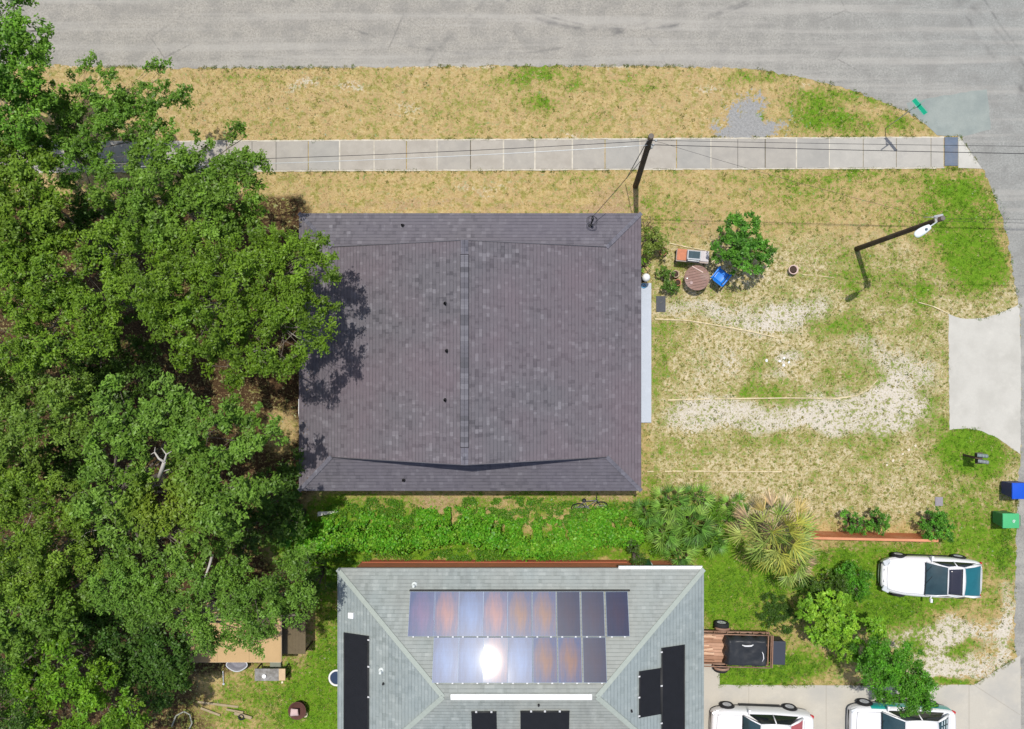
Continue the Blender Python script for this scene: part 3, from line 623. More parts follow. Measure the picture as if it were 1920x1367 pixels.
# service mast, weatherhead and loops of cable by the north eave
pm = on_roof1(1107, 424)-off; mb = MB()
mtop = pm+Vector((0.03, .12, .75))
mb.tube([pm-Vector((0, 0, .15)), mtop], .035, 10); mb.lathe([(.09, -.03), (.09, 0), (.04, .05)], pm, 12)
mb.tube([mtop, mtop+Vector((0, .06, .06)), mtop+Vector((0, .16, .02))], [.05, .06, .035], 10)
for k in range(3):
    pts = [mtop+Vector((0, .14, 0))+Vector((math.sin(t_*5.6+k)*(.16+.04*k), -.12+math.cos(t_*5.6+k)*(.16+.03*k), -.25*t_-.05*k)) for t_ in [i/14 for i in range(15)]]
    mb.tube(pts, .009, 5)
mb.build('service_mast', dkmetal, h1)
mastw = mtop+off+Vector((0, .14, 0))
# porch slab on the east side
slab = MB(); p0, p1 = P(1150, 531), P(1220.5, 792)
slab.box(((p0.x+p1.x)/2, (p0.y+p1.y)/2, .055), (p1.x-p0.x, p0.y-p1.y, .15))
tag(slab.build('porch_slab', concrete('pale_blue_porch_paint', (.47, .51, .57), .04, (.42, .46, .51), .35, .8), bevel=.012), 'pale blue-white painted slab along the east side of the dark-roofed house', 'porch slab')
# ---- house 2
W2, E2, N2, S2 = -8.45, 7.36, -9.597, -19.1; ZE2 = 2.7; run = (N2-S2)/2; SL2 = 1/3.0; zr2 = ZE2+run*SL2; yr = (N2+S2)/2
o2 = Vector(((W2+E2)/2, yr, 0))
h2 = thing('house', 'neighbour house with a pale grey-green hip roof carrying solar panels', 'house', o2)
q = [(0, [(W2, N2, ZE2), (E2, N2, ZE2), (E2-run, yr, zr2), (W2+run, yr, zr2)]), (0, [(E2, S2, ZE2), (W2, S2, ZE2), (W2+run, yr, zr2), (E2-run, yr, zr2)]),
     (1, [(W2, S2, ZE2), (W2, N2, ZE2), (W2+run, yr, zr2)]), (1, [(E2, N2, ZE2), (E2, S2, ZE2), (E2-run, yr, zr2)])]
up(tri_roof('roof', q, [s2_ns, s2_ew], h2, o2))
mb = MB()
for (x0, y0, x1) in ((W2, N2, W2+run), (E2, N2, E2-run), (W2, S2, W2+run), (E2, S2, E2-run)):
    a_, b_ = Vector((x0, y0, ZE2)), Vector((x1, yr, zr2)); d = b_-a_; n = 34
    Mx = Matrix.Rotation(math.atan2(d.y, d.x), 3, 'Z') @ Matrix.Rotation(-math.atan2(d.z, math.hypot(d.x, d.y))-.03, 3, 'Y')
    mb = MB()
    for i in range(n): mb.box(a_+d*((i+.5)/n)+Vector((0, 0, .018))-o2, (d.length/n*1.04, .20, .012), M=Mx)
    mb.build('hip_cap', s2_cap, h2)
x0, x1 = P(845, 1307, zr2).x, P(1110, 1307, zr2).x; mb = MB()
for s in (-1, 1): mb.box(Vector(((x0+x1)/2, yr+s*.055, zr2+.035))-o2, (x1-x0, .125, .03), M=Matrix.Rotation(-s*.3, 3, 'X'))
mb.build('ridge_vent', white, h2, bevel=.006)
mb = MB(); mb.box(Vector(((W2+E2)/2, yr, 1.28))-o2, (E2-W2-.9, N2-S2-.84, 2.6)); mb.build('wall', terra, h2)
mb = MB(); mb.box(Vector(((W2+E2)/2, N2-.012, ZE2-.09))-o2, (E2-W2, .025, .17)); mb.box(Vector(((W2+E2)/2, S2+.012, ZE2-.09))-o2, (E2-W2, .025, .17))
mb.box(Vector((W2+.012, yr, ZE2-.09))-o2, (.025, N2-S2-.06, .17)); mb.box(Vector((E2-.012, yr, ZE2-.09))-o2, (.025, N2-S2-.06, .17)); mb.build('fascia', white, h2)
mb = MB(); mb.box(Vector(((W2+E2)/2, yr, ZE2-.17))-o2, (E2-W2-.06, N2-S2-.06, .02)); mb.build('soffit', white, h2)
mb = MB(); gx0, gx1 = P(1160, 1063, ZE2).x, P(1317, 1063, ZE2).x
mb.box(Vector(((gx0+gx1)/2, N2+.065, ZE2-.06))-o2, (gx1-gx0, .12, .02)); mb.box(Vector(((gx0+gx1)/2, N2+.125, ZE2-.01))-o2, (gx1-gx0, .015, .12)); mb.box(Vector(((gx0+gx1)/2, N2+.006, ZE2-.02))-o2, (gx1-gx0, .012, .10))
for k in range(6): mb.box(Vector((gx0+(gx1-gx0)*(k+.5)/6, N2+.065, ZE2+.048))-o2, (.03, .12, .008))
mb.build('gutter', white, h2)
mb = MB(); mb.box(Vector((P(668, 1055).x+.5+6, N2-.415, .18))-o2, (12.3, .05, .34)); mb.build('base_course', mat('rust_base_course', (.42, .13, .07), .85), h2)
def roof2_z(x, y): return ZE2+max(0, min(x-W2, E2-x, N2-y, y-S2))*SL2
def on_roof2(px, py, lift=0):
    z = 3.5
    for _ in range(9): p = P(px, py, z+lift); z = roof2_z(p.x, p.y)
    return P(px, py, z+lift)
for px, py, k in ((659, 1153, 'sq'), (715, 1257, 'p'), (1010, 1321, 'b'), (777, 1096, 'p'), (719, 1281, 'b'), (1184, 1332, 'b')):
    p = on_roof2(px, py)-o2; mb = MB()
    if k == 'sq': mb.box(p+Vector((0, 0, .06)), (.26, .26, .14), M=Matrix.Rotation(-.3, 3, 'Y')); mb.build('roof_vent', white, h2, bevel=.03)
    elif k == 'p': mb.tube([p-Vector((0, 0, .1)), p+Vector((0, 0, .28))], .05, 10); mb.lathe([(.13, -.03), (.12, .02), (.06, .05)], p, 12); mb.build('vent_pipe', mat('pale_pvc', (.62, .66, .64), .5), h2)
    else: mb.tube([p-Vector((0, 0, .05)), p+Vector((0, 0, .12))], .045, 10); mb.build('vent_pipe', mat('black_vent_pipe', (.018,)*3), h2)
# photovoltaic panels: each one a thing on the north slope
def pv_mat(i, tint, rough):
    a = NT('solar_cells_%d' % i); o = a.obj(); s = a.n('SeparateXYZ', {0: o})
    cell = a.n('TexBrick', {'Vector': o, 'Color1': (.9, .9, .9), 'Color2': (1, 1, 1), 'Mortar': (.55, .55, .6), 'Scale': 1., 'Mortar Size': .0022, 'Brick Width': .158, 'Row Height': .158}, offset=0.)
    ex = a.math('SUBTRACT', 1.0, a.math('MULTIPLY', a.math('ABSOLUTE', s.outputs[0]), 1.5)); ey = a.math('SUBTRACT', 1.0, a.math('MULTIPLY', a.math('ABSOLUTE', s.outputs[1]), .85))
    sheen = a.math('ADD', a.math('MULTIPLY', a.math('MULTIPLY', ex, ey), .55), a.math('MULTIPLY', a.noise(a.n('Mapping', {0: o, 3: (5, .8, 1)}).outputs[0], 1.3, 4, .65), .75))
    c = a.mix(a.ramp(sheen, [(.40, (0, 0, 0)), (.85, (1, 1, 1))]), (.035, .065, .17) if i != 4 else (.02, .03, .075), tint)  # sky reflection and thin-film tints painted into the cells, darker on east panels
    c = a.mix(.85, c, cell.outputs[0], 'MULTIPLY')
    p = a.n('BsdfPrincipled', {'Base Color': c, 'Roughness': .27, 'Metallic': 0., 'Specular IOR Level': .11, 'Coat Weight': .10, 'Coat Roughness': rough, 'Coat IOR': 1.4,
            'Normal': a.bump(a.noise(o, 1.2, 1), .012, .03)}); a.n('OutputMaterial', {0: p.outputs[0]}); return a.m
tints = [(.26, .12, .13), (.07, .14, .32), (.19, .095, .075), (.12, .085, .19), (.035, .030, .065)]
pvm = [pv_mat(i, t, r) for i, (t, r) in enumerate(zip(tints, (.048, .045, .05, .046, .052)))]
alum = mat('panel_frame_aluminium', (.30, .40, .52), .5); blackf = mat('panel_clamp_black', (.03,)*3, .5)
sl = math.atan(SL2)
def pv(px0, px1, py0, py1, label, mi, k):
    A_, B_ = on_roof2(px0, py0, .12), on_roof2(px1, py1, .12); c = (A_+B_)/2; wdt = B_.x-A_.x; ln = (A_.y-B_.y)/math.cos(sl)
    jt = rnd.uniform(-.006, .006), rnd.uniform(-.013, .013)
    mb = MB(); mb.box((0, 0, 0), (wdt-.034, ln-.034, .03)); t = mb.build('solar_panel', pvm[mi], h2, loc=c-o2)
    t.rotation_euler = (-sl-.025+jt[0], jt[1]+.006, 0)
    mb = MB(); f = .008
    for s in (-1, 1): mb.box((s*(wdt/2-.016), 0, .002), (f, ln-.012, .036)); mb.box((0, s*(ln/2-.012), .002), (wdt-.045, f, .036))
    mb.build('frame', alum, t)
    mb = MB()
    for s in (-.28, .28): mb = MB(); mb.box((s*wdt, -ln/2-.012, -.02), (.07, .05, .05)); mb.build('clamp', mat('clamp_grey', (.62, .62, .62), .5), t)
ordw = ['first', 'second', 'third', 'fourth', 'fifth', 'sixth', 'seventh', 'eighth', 'ninth']
mis = [3, 0, 1, 0, 2, 2, 4, 4, 4]
for i in range(9):
    pv(768.5+i*45.8, 768.5+(i+1)*45.8, 1109, 1193.5, 'blue-brown solar panel, %s from the west in the upper nine-panel row by the eave' % ordw[i], mis[i], i)
mis = [1, 1, 0, 1, 2, 2, 4]
for i in range(7):
    pv(813+i*46.5, 813+(i+1)*46.5, 1195, 1280.5, 'solar panel, %s from the west in the seven-panel row nearest the white ridge vent' % ordw[i], mis[i], i)
mb = MB(); ra, rb = on_roof2(768, 1107, .06), on_roof2(1181, 1107, .06)
mb.box(((ra+rb)/2)-o2, (rb.x-ra.x, .05, .10)); mb.build('panel_rail', blackf, h2)
# black solar-thermal mats: many thin tubes
def pool_mat(px0, px1, py0, py1, side, label, headers):
    za = .06
    A_, B_ = on_roof2(px0, py0, za), on_roof2(px1, py1, za)
    if side == 'S': A_ = on_roof2((px0+px1)/2, py0, za); A_.x = P(px0, py0, A_.z).x; B_ = on_roof2((px0+px1)/2, py1, za); B_.x = P(px1, py0, A_.z).x
    c = (A_+B_)/2
    g = {'W': (0, -sl, 0), 'E': (0, sl, 0), 'S': (sl, 0, 0)}[side]
    if side == 'S': lx = B_.x-A_.x; ly = (A_.y-B_.y)/math.cos(sl)
    else: lx = (B_.x-A_.x)/math.cos(sl); ly = A_.y-B_.y
    mb = MB()
    n = int(max(4, ly/.03)) if side != 'S' else int(lx/.03)
    mb.box((0, 0, -.02), (lx-.03, ly-.03, .02))
    if side != 'S':
        for i in range(n): mb.box((0, -ly/2+ly*(i+.5)/n, 0), (lx-.05, ly/n*.72, .024))
    else:
        for i in range(n): mb.box((-lx/2+lx*(i+.5)/n, 0, 0), (lx/n*.72, ly-.05, .024))
    t = mb.build('solar_water_heater', mat('black_heater_tubing', (.016, .017, .021), .55, var=.3, scale=3), h2, loc=c-o2); t.rotation_euler = g
    mb = MB()
    if side != 'S':
        for s in (-1, 1): mb = MB(); mb.tube([(s*lx/2, -ly/2, .01), (s*lx/2, ly/2, .01)], .028, 8); mb.build('header_pipe', blackf, t)
    else:
        for s in (-1, 1): mb = MB(); mb.tube([(-lx/2, s*ly/2, .01), (lx/2, s*ly/2, .01)], .028, 8); mb.build('header_pipe', blackf, t)
    mb = MB()
    hs = -1 if side == 'E' else 1
    for q_ in headers:
        mb = MB()
        if side != 'S': mb.box((hs*(lx/2+.03), ly*(.5-q_), .02), (.09, .06, .05))
        else: mb.box((lx*(q_-.5), ly/2+.03, .02), (.08, .07, .05))
        mb.build('strap', mat('clamp_grey', (.62,)*3), t)
pool_mat(645.5, 690.5, 1186, 1420, 'W', 'long black heating mat on the west slope of the grey-green roof', (.03, .25, .5))
pool_mat(1241, 1283, 1215, 1440, 'E', 'long black heating mat nearest the east eave of the grey-green roof', (.03, .3, .6))
pool_mat(1199, 1239, 1259, 1339, 'E', 'short black heating mat beside the longer one on the east slope', (.1, .55, .95))
pool_mat(883.5, 931, 1335, 1420, 'S', 'small black heating mat on the south slope, narrower of the pair', (.2, .8))
pool_mat(975.5, 1068, 1334, 1420, 'S', 'wide black heating mat on the south slope below the white ridge vent', (.22, .5, .8))
# windows and doors on the walls
wglass = mat('window_glass', (.04, .055, .065), .08, spec=.8)
def opening(h, o_, x, y, z, wd_, ht, nx, ny, kind='window'):
    """nx, ny: outward normal of the wall"""
    c = Vector((x, y, z))-o_; M = Matrix.Rotation(math.atan2(ny, nx)-math.pi/2, 3, 'Z'); mb = MB()
    for s in (-1, 1): mb.box(c+M @ Vector((s*(wd_/2+.03), .02, 0)), (.06, .07, ht+.12), M=M); mb.box(c+M @ Vector((0, .02, s*(ht/2+.03))), (wd_, .07, .06), M=M)
    if kind == 'window': mb.box(c+M @ Vector((0, .02, 0)), (wd_, .04, .04), M=M)
    f = mb.build(kind, white, h); mb = MB(); mb.box(c+M @ Vector((0, .012, 0)), (wd_, .03, ht), M=M); mb.build('pane' if kind == 'window' else 'leaf', wglass if kind == 'window' else mat('door_paint', (.30, .33, .36), .5), f)
e1 = XE-.5; n1_ = YN-.5; s1_ = YS+.5
for y in (3.6, -4.2): opening(h1, off, e1, y, 1.5, 1.4, 1.1, 1, 0)
opening(h1, off, e1, .9, 1.07, .9, 2.05, 1, 0, 'door'); opening(h1, off, e1, -1.6, 1.5, 1.6, 1.1, 1, 0)
for x in (-8, -4.2, -.6, 2.8): opening(h1, off, x, n1_, 1.5, 1.1, 1.0, 0, 1); opening(h1, off, x, s1_, 1.5, 1.1, 1.0, 0, -1)
for y in (-11.6, -17.0): opening(h2, o2, E2-.45, y, 1.5, 1.4, 1.1, 1, 0)
opening(h2, o2, E2-.45, -14.2, 1.07, .9, 2.05, 1, 0, 'door')
for x in (-6, -2, 2, 5.4): opening(h2, o2, x, S2+.42, 1.5, 1.2, 1.0, 0, -1)
# ================================================================ VEHICLES
paint_w = mat('white_car_paint', (.80, .80, .81), .25, var=.02, spec=.5, Coat_Weight=.6, Coat_Roughness=.08)
paint_teal = mat('teal_car_paint', (.02, .36, .31), .25, var=.03, spec=.5, Coat_Weight=.6)
glass = mat('tinted_car_glass', (.025, .055, .065), .06, var=.6, scale=1.6, spec=.9, dirt=(.05, .085, .095))  # blotchy tones stand in for reflections, painted into the glass colour
glass_teal = mat('teal_rear_glass', (.015, .13, .16), .10, var=.2, scale=3, spec=.7)
glass_dk = mat('dark_side_glass', (.015, .02, .022), .08, var=.1, spec=.8)
trimb = mat('black_trim', (.018,)*3, .5); rubber = mat('tyre_rubber', (.022, .022, .024), .85, var=.2)
alloy = mat('wheel_alloy', (.50, .51, .53), .4, .15); red_l = mat('red_tail_lamp', (.45, .03, .03), .2); clear_l = mat('headlamp_lens', (.55, .58, .6), .12, spec=.8)
redint = mat('red_seat_shelf', (.40, .10, .11), .5, var=.2)
def wheel(parent, x, y, r, wd, s):
    M = Matrix.Rotation(R(90), 3, 'X')
    mb = MB(); mb.lathe([(r*.66, -wd/2), (r*.93, -wd/2), (r, -wd*.36), (r, wd*.36), (r*.93, wd/2), (r*.66, wd/2), (r*.64, 0), (r*.66, -wd/2)], (x, y, r), 28, M, cap=False)
    t = mb.build('wheel', rubber, parent)
    mb = MB(); yo = y+s*wd*.30
    mb.lathe([(r*.70, .0), (r*.66, .03), (r*.60, .02), (r*.15, -.01)], (x, yo, r), 24, Matrix.Rotation(R(-90*s), 3, 'X'))
    for k in range(7):
        a = 2*math.pi*k/7; mb.box((x+math.cos(a)*r*.34, yo+s*.01, r+math.sin(a)*r*.34), (r*.62, .02, .045), M=Matrix.Rotation(-a, 3, 'Y'))
    mb.lathe([(r*.13, 0), (r*.12, .03)], (x, yo, r), 12, Matrix.Rotation(R(-90*s), 3, 'X'))
    mb.build('rim', alloy, t)
def car(name, label, px, py, rz, L, W, st, cab, group, rear_mat, wheels=(.17, .80), r=.32, two=False, bars=False, sunroof=False):
    """st: (x fraction, half width fraction, deck z, nose drop) stations, front at -x. cab: cowl x, roof front x, roof rear x, deck x, base z, roof z, half widths"""
    c = P(px, py, .9); t = thing(name, label, 'car', (c.x, c.y, .012), rz, group)
    rows = []
    for fx, hw, zt in st:
        x = (fx-.5)*L; h = hw*W/2
        prof = [(0, zt+.035), (.5*h, zt+.028), (.80*h, zt), (.93*h, zt-.06), (h, zt-.20), (1.0*h, .52), (.985*h, .34), (.93*h, .20)]
        r_ = [Vector((x, y, z)) for y, z in prof][::-1]+[Vector((x, -y, z)) for y, z in prof[1:]]
        rows.append(r_)
    mb = MB(); mb.grid(rows, True)
    n = len(rows[0])
    mb.add(rows[0], [list(range(n))], True); mb.add(rows[-1], [list(range(n))[::-1]], True)
    b = mb.build('body', [paint_w, paint_teal, trimb], t, subsurf=2)
    # weld caps
    bm = bmesh.new(); bm.from_mesh(b.data); bmesh.ops.remove_doubles(bm, verts=bm.verts[:], dist=.0005); bmesh.ops.recalc_face_normals(bm, faces=bm.faces[:])
    if two:
        for f in bm.faces:
            cz = f.calc_center_median()
            if abs(f.normal.y) > .7 and .16*L-.5*L < cz.x < .5*L-.02*L and cz.z < .8: f.material_index = 1
    bm.to_mesh(b.data); bm.free()
    xc, xf, xr, xd, zb, zt, wb, wt = cab; xc, xf, xr, xd = [(q-.5)*L for q in (xc, xf, xr, xd)]; zbr = zb+.06
    e = .0
    mb = MB(); mb.patch((xc, -wb*.90, zb), (xf, -wt, zt), (xf, wt, zt), (xc, wb*.90, zb), 6, 10, (-.07, 0, .05), True); mb.build('windshield', glass, t)
    mb = MB()
    mb.patch((xr, -wt, zt), (xd, -wb*.86, zbr), (xd, wb*.86, zbr), (xr, wt, zt), 6, 10, (.06, 0, .05), True)
    rw = mb.build('rear_window', rear_mat, t)
    if bars:
        mb = MB()
        for k in range(3):
            xx = xr+(xd-xr)*(.28+.24*k); zz = zt+(zbr-zt)*(.28+.24*k)+.075
            for j in range(5): mb.box((xx, -wt*.85+wt*.42*j, zz), (.05, wt*.30, .01), M=Matrix.Rotation(math.atan2(zt-zbr, xd-xr), 3, 'Y'))
        mb.build('sun_reflector', mat('pale_shelf_items', (.6, .72, .74), .5), rw)
    mb = MB()
    wr = mb
    rn = 10; rows = []
    for i in range(9):
        u = i/8; x = xf+(xr-xf)*u; cz = .055*math.sin(math.pi*(u*.9+.05)); hw = wt*(1+.05*math.sin(math.pi*u)); row = []
        for j in range(rn+1):
            v = j/rn*2-1; row.append(Vector((x+.03*(1-v*v)*(-1 if u < .5 else 1)*abs(2*u-1), v*hw, zt+cz+.045*(1-v*v)-.0)))
        rows.append(row)
    mb.grid(rows, True, True); rp = mb.build('roof', paint_w, t, solid=.03)
    for o in (rp,):
        bm = bmesh.new(); bm.from_mesh(o.data); bmesh.ops.recalc_face_normals(bm, faces=bm.faces[:])
        if sum(f.normal.z for f in bm.faces) < 0: bmesh.ops.reverse_faces(bm, faces=bm.faces[:])
        bm.to_mesh(o.data); bm.free()
    for s in (-1, 1):
        mb = MB(); xm = xf+(xr-xf)*.5
        mb.patch((xc+.22, s*wb, zb), (xf+.05, s*(wt+.01), zt-.03), (xm, s*(wt*1.05+.01), zt-.01), (xm+.0, s*wb*1.01, zb), 5, 6, (0, s*.03, .02), s > 0)
        mb.patch((xm+.06, s*wb*1.01, zb), (xm+.06, s*(wt*1.05+.01), zt-.01), (xr-.02, s*(wt+.01), zt-.04), (xd-.18, s*wb*.97, zb+.02), 5, 6, (0, s*.03, .02), s > 0)
        mb.build('side_window', glass_dk, t)
        mb = MB()
        mb.tube([(xc+.02, s*wb*.94, zb+.01), ((xc+xf)/2-.03, s*(wb*.94+wt)/2*1.02, (zb+zt)/2+.045), (xf, s*wt, zt+.015)], .032, 6)
        mb.tube([(xf, s*wt, zt+.01), (xf+(xr-xf)*.5, s*wt*1.06, zt+.03), (xr, s*wt, zt+.01)], .030, 6)
        mb.tube([(xr, s*wt, zt+.01), ((xr+xd)/2+.03, s*(wb*.9+wt)/2*1.03, (zbr+zt)/2+.04), (xd, s*wb*.90, zbr)], [.035, .06, .05], 6)
        mb.tube([(xm+.03, s*wb*1.0, zb), (xm+.03, s*wt*1.07, zt)], .03, 6)
        mb.build('pillar', paint_w, t)
        mb = MB(); mb.tube([(xc+.26, s*wb*.98, zb+.04), (xc+.24, s*(wb+.16), zb+.07)], [.03, .025], 6); mb.box((xc+.25, s*(wb+.17), zb+.08), (.10, .17, .12)); mb.build('mirror', paint_w, t, bevel=.03)
        for fx in wheels: wheel(t, (fx-.5)*L, s*(W/2-.075), r, .20, s)
        mb = MB()
        for fx in wheels:  # dark wheel arches
            mb.torus(((fx-.5)*L, s*(W/2-.012), r+.01), r+.02, .012, 18, 6, Matrix.Rotation(R(90), 3, 'X'), math.pi)
        mb.box((0, s*(W/2*.965), .205), (L*.42, .05, .05)); mb.build('arch_trim', trimb, t)
        x0 = -.5*L
        mb = MB(); mb.box((x0+.20, s*W*.33, .60), (.34, .26, .10), s*.42, None); mb.build('headlight', clear_l, t, bevel=.04)
        mb = MB(); mb.box((.5*L-(.12 if not sunroof else .06), s*W*.36, .74 if not sunroof else .60), (.18 if not sunroof else .08, .24, .13), -s*.35); mb.build('taillight', red_l, t, bevel=.03)
    mb = MB(); mb.box((-.5*L+.035, 0, .36), (.07, W*.60, .14)); mb.box((-.5*L+.10, 0, .56), (.05, W*.34, .07)); mb.build('grille', trimb, t, bevel=.02)
    # hood shut lines
    mb = MB(); fh = lambda f: np.interp(f, [q[0] for q in st], [q[2] for q in st]); hwf = lambda f: np.interp(f, [q[0] for q in st], [q[1] for q in st])*W/2
    fr = (xc/L+.5)
    for s in (-1, 1):
        mb.tube([((f-.5)*L, s*hwf(f)*.79, fh(f)+.018) for f in np.linspace(.05, fr, 9)], .005, 4)
    mb.tube([((.045-.5)*L+.05*(abs(k)/4)**2, hwf(.06)*.78*k/4, fh(.05)+.03-.012*(abs(k)/4)) for k in range(-4, 5)], .006, 4)
    fd = xd/L+.5
    mb.tube([((fd+.015-.5)*L, hwf(fd)*.72*k/4, fh(fd+.015)+.034-.012*(abs(k)/4)) for k in range(-4, 5)], .005, 4)
    mb.build('panel_gap', trimb, t)
    mb = MB(); mb.tube([(xc-.05, -.3, zb+.035), (xc+.22, .15, zb+.16)], .008, 5); mb.tube([(xc-.05, .25, zb+.035), (xc+.20, .60, zb+.13)], .008, 5)
    mb.tube([(xc-.02, k*.14*wb*1.1, zb+.02+.035*(1-(k/6)**2)) for k in range(-6, 7)], .022, 5); mb.build('wiper', trimb, t)
    return t
# low white coupe by the fence (nose to the west)
cp = car('coupe', 'low white coupe with teal rear glass and a dark roof hatch, on the grass', 1753, 1086, R(-2.0), 4.55, 1.86,
    [(0, .44, .50), (.015, .64, .56), (.06, .83, .65), (.2, .98, .74), (.42, 1.0, .82), (.6, 1.0, .86), (.8, .97, .88), (.93, .91, .86), (.985, .82, .80), (1, .72, .68)],
    (.41, .595, .765, .955, .84, 1.15, .80, .64), None, glass_teal, wheels=(.19, .80), r=.31, sunroof=True)
t = cp; zt = 1.15
mb = MB(); L_ = 4.55; mb.patch(((.60-.5)*L_, -.56, zt+.085), ((.735-.5)*L_, -.60, zt+.095), ((.735-.5)*L_, .60, zt+.095), ((.60-.5)*L_, .56, zt+.085), 4, 8, (0, 0, .03), True)
mb.build('roof_hatch', mat('black_glass_hatch', (.03, .03, .045), .18, var=.1, spec=.7), t, solid=.01)
# white sedan at the bottom edge
# white sedan, nose west
sed = [(0, .62, .60), (.015, .76, .66), (.06, .90, .76), (.18, .98, .86), (.33, 1.0, .93), (.55, 1.0, .95), (.75, .99, .98), (.90, .94, 1.0), (.97, .86, .96), (1, .78, .82)]
car('sedan', 'white sedan with red in its rear window, parked beside the grey-green roof', 1432, 1372, R(-2), 4.65, 1.80, sed, (.29, .43, .72, .87, .95, 1.44, .80, .60), 'white cars on the driveway', redint, wheels=(.165, .79))
car('sedan', 'white sedan with teal lower sides, parked under the round dark green tree', 1697, 1366, R(-1), 4.75, 1.84, sed, (.27, .44, .75, .90, .96, 1.46, .82, .62), 'white cars on the driveway', glass, wheels=(.16, .80), two=True, bars=True, r=.33)
# ================================================================ TRAILER AND LOAD
rust = mat('rusty_painted_steel', (.26, .15, .10), .8, var=.3, scale=5, dirt=(.36, .24, .18)); plank = mat('weathered_plank', (.50, .30, .20), .9, var=.28, scale=3, bump=.4, dirt=(.36, .22, .16))
plank2 = mat('split_plank_dark', (.34, .19, .12), .9, var=.25, scale=4)
tc = P(1385, 1215, .5); tz = .52
t = thing('utility_trailer', 'rusty flatbed trailer with a split plank deck, beside the grey-green roof', 'trailer', (tc.x, tc.y, .012), R(-1.5))
mb = MB(); rq = random.Random(5)
xl, xrr = -2.6, 1.3
for i in range(9):
    mb.m = rq.choice([0, 0, 1]); y = -.60+i*.15; x1 = xrr-rq.uniform(0, .1); mb.box(((xl+x1)/2, y, tz+rq.uniform(-.008, .008)), (x1-xl, .135, .03), rq.uniform(-.004, .004))
mb.build('deck', [plank, plank2], t)
mb = MB(); mb.m = 0
for i in range(15):
    x0 = rq.uniform(-1.7, -.9); l = rq.uniform(.5, 1.5); mb.m = rq.choice([0, 1]); mb.box((x0-.3, rq.uniform(-.6, .6), tz+.05+rq.uniform(0, .10)), (l, rq.uniform(.05, .13), .025), rq.uniform(-.12, .12), None)
mb.build('loose_board', [mat('pale_split_board', (.60, .40, .27), .9, var=.2, scale=4), plank2], t)
mb = MB()
for y in (-.74, .74):
    mb.box(((xl+xrr+.1)/2, y, tz-.03), (xrr-xl+.1, .06, .12)); mb.tube([(xl, y, tz+.30), (xrr+.06, y, tz+.30)], .028, 6)
    for k in range(7): mb.tube([(xl+.2+k*.6, y, tz), (xl+.2+k*.6, y, tz+.30)], .022, 6)
mb.box((xrr+.05, 0, tz-.02), (.06, 1.46, .1)); mb.tube([(xrr+.08, -.74, tz+.30), (xrr+.08, .74, tz+.30)], .028, 6)
mb.box((xrr+.16, 0, tz+.28), (.05, 1.5, .05)); mb.tube([(xrr+.16, -.72, tz-.1), (xrr+.16, -.72, tz+.3)], .02, 6); mb.tube([(xrr+.16, .72, tz-.1), (xrr+.16, .72, tz+.3)], .02, 6)
mb.build('rail_frame', rust, t)
for s in (-1, 1):
    wheel(t, -.78, s*1.0, .34, .24, s)
    mb = MB(); mb.tube([(-.78, s*.72, .34), (-.78, s*.95, .34)], .04, 8); mb.build('axle', rust, t)
    mb = MB(); pts = [(-.78+.42*math.cos(a), .36+.40*math.sin(a)) for a in np.linspace(.5, 2.64, 9)]
    mb.grid([[Vector((x, s*.86, z)), Vector((x, s*.97, z))] for x, z in pts]); mb.build('mudguard', rust, t, solid=.012)
# black tarpaulin over the load
tp_ = P(1401, 1224, 1.0); t = thing('covered_load', 'black tarpaulin with white scuffs, tied over the load on the trailer deck', 'tarpaulin', (tp_.x, tp_.y, tz+.03), R(-1))
rows = []; nx, ny = 34, 26
for i in range(nx+1):
    r_ = []
    for j in range(ny+1):
        u, v = i/nx*2-1, j/ny*2-1; x, y = u*.99, v*.70
        e_ = min(1, (1-abs(u))*7)*min(1, (1-abs(v))*5); z = .02+.50*e_**.7
        z += .05*float(fbm(np.array([x]), np.array([y]), .35, 31)[0]-.5)*2+.03*math.sin(x*7+y*4)*.6*e_
        x += .04*math.sin(v*9)*(1 if abs(u) > .9 else 0); y += .05*math.sin(u*11)*(1 if abs(v) > .9 else 0)
        r_.append(Vector((x, y, z)))
    rows.append(r_)
mb = MB(); mb.grid(rows, True, True); tb = mb.build('tarpaulin', mat('black_tarpaulin', (.028, .031, .036), .42, var=.3, scale=3), t, solid=.006)
bm = bmesh.new(); bm.from_mesh(tb.data); bmesh.ops.recalc_face_normals(bm, faces=bm.faces[:]); bm.to_mesh(tb.data); bm.free()
mb = MB(); mb.tube([(-.28, .40, .575), (-.15, .36, .585), (0, .36, .585), (.14, .37, .58), (.24, .42, .57)], [.02, .035, .038, .035, .02], 8); mb.build('white_strap', mat('white_webbing', (.72, .73, .74), .6), t); mb = MB()
mb.tube([(.66, -.36, .54), (.72, -.20, .56), (.70, -.02, .56), (.64, .10, .56)], [.012, .022, .022, .012], 8)
mb.build('white_strap', mat('white_webbing', (.72, .73, .74), .6), t)
bx = P(1459, 1224, .7); t = thing('storage_box', 'black lidded storage box standing just beyond the east end of the trailer', 'storage box', (bx.x, bx.y, .012), R(-2))
mb = MB(); mb.box((0, 0, .34), (.60, 1.02, .66)); mb.build('body', mat('black_plastic', (.03, .033, .04), .45, var=.1), t, bevel=.05)
mb = MB(); mb.box((0.01, 0, .70), (.64, 1.08, .07)); mb.build('lid', mat('dark_slate_lid', (.045, .052, .070), .45, var=.12, scale=3), t, bevel=.03)
mb = MB(); mb.tube([(-.15, .48, .66), (.2, .55, .64), (.30, .48, .6)], .03, 6); mb.build('handle', trimb, t)
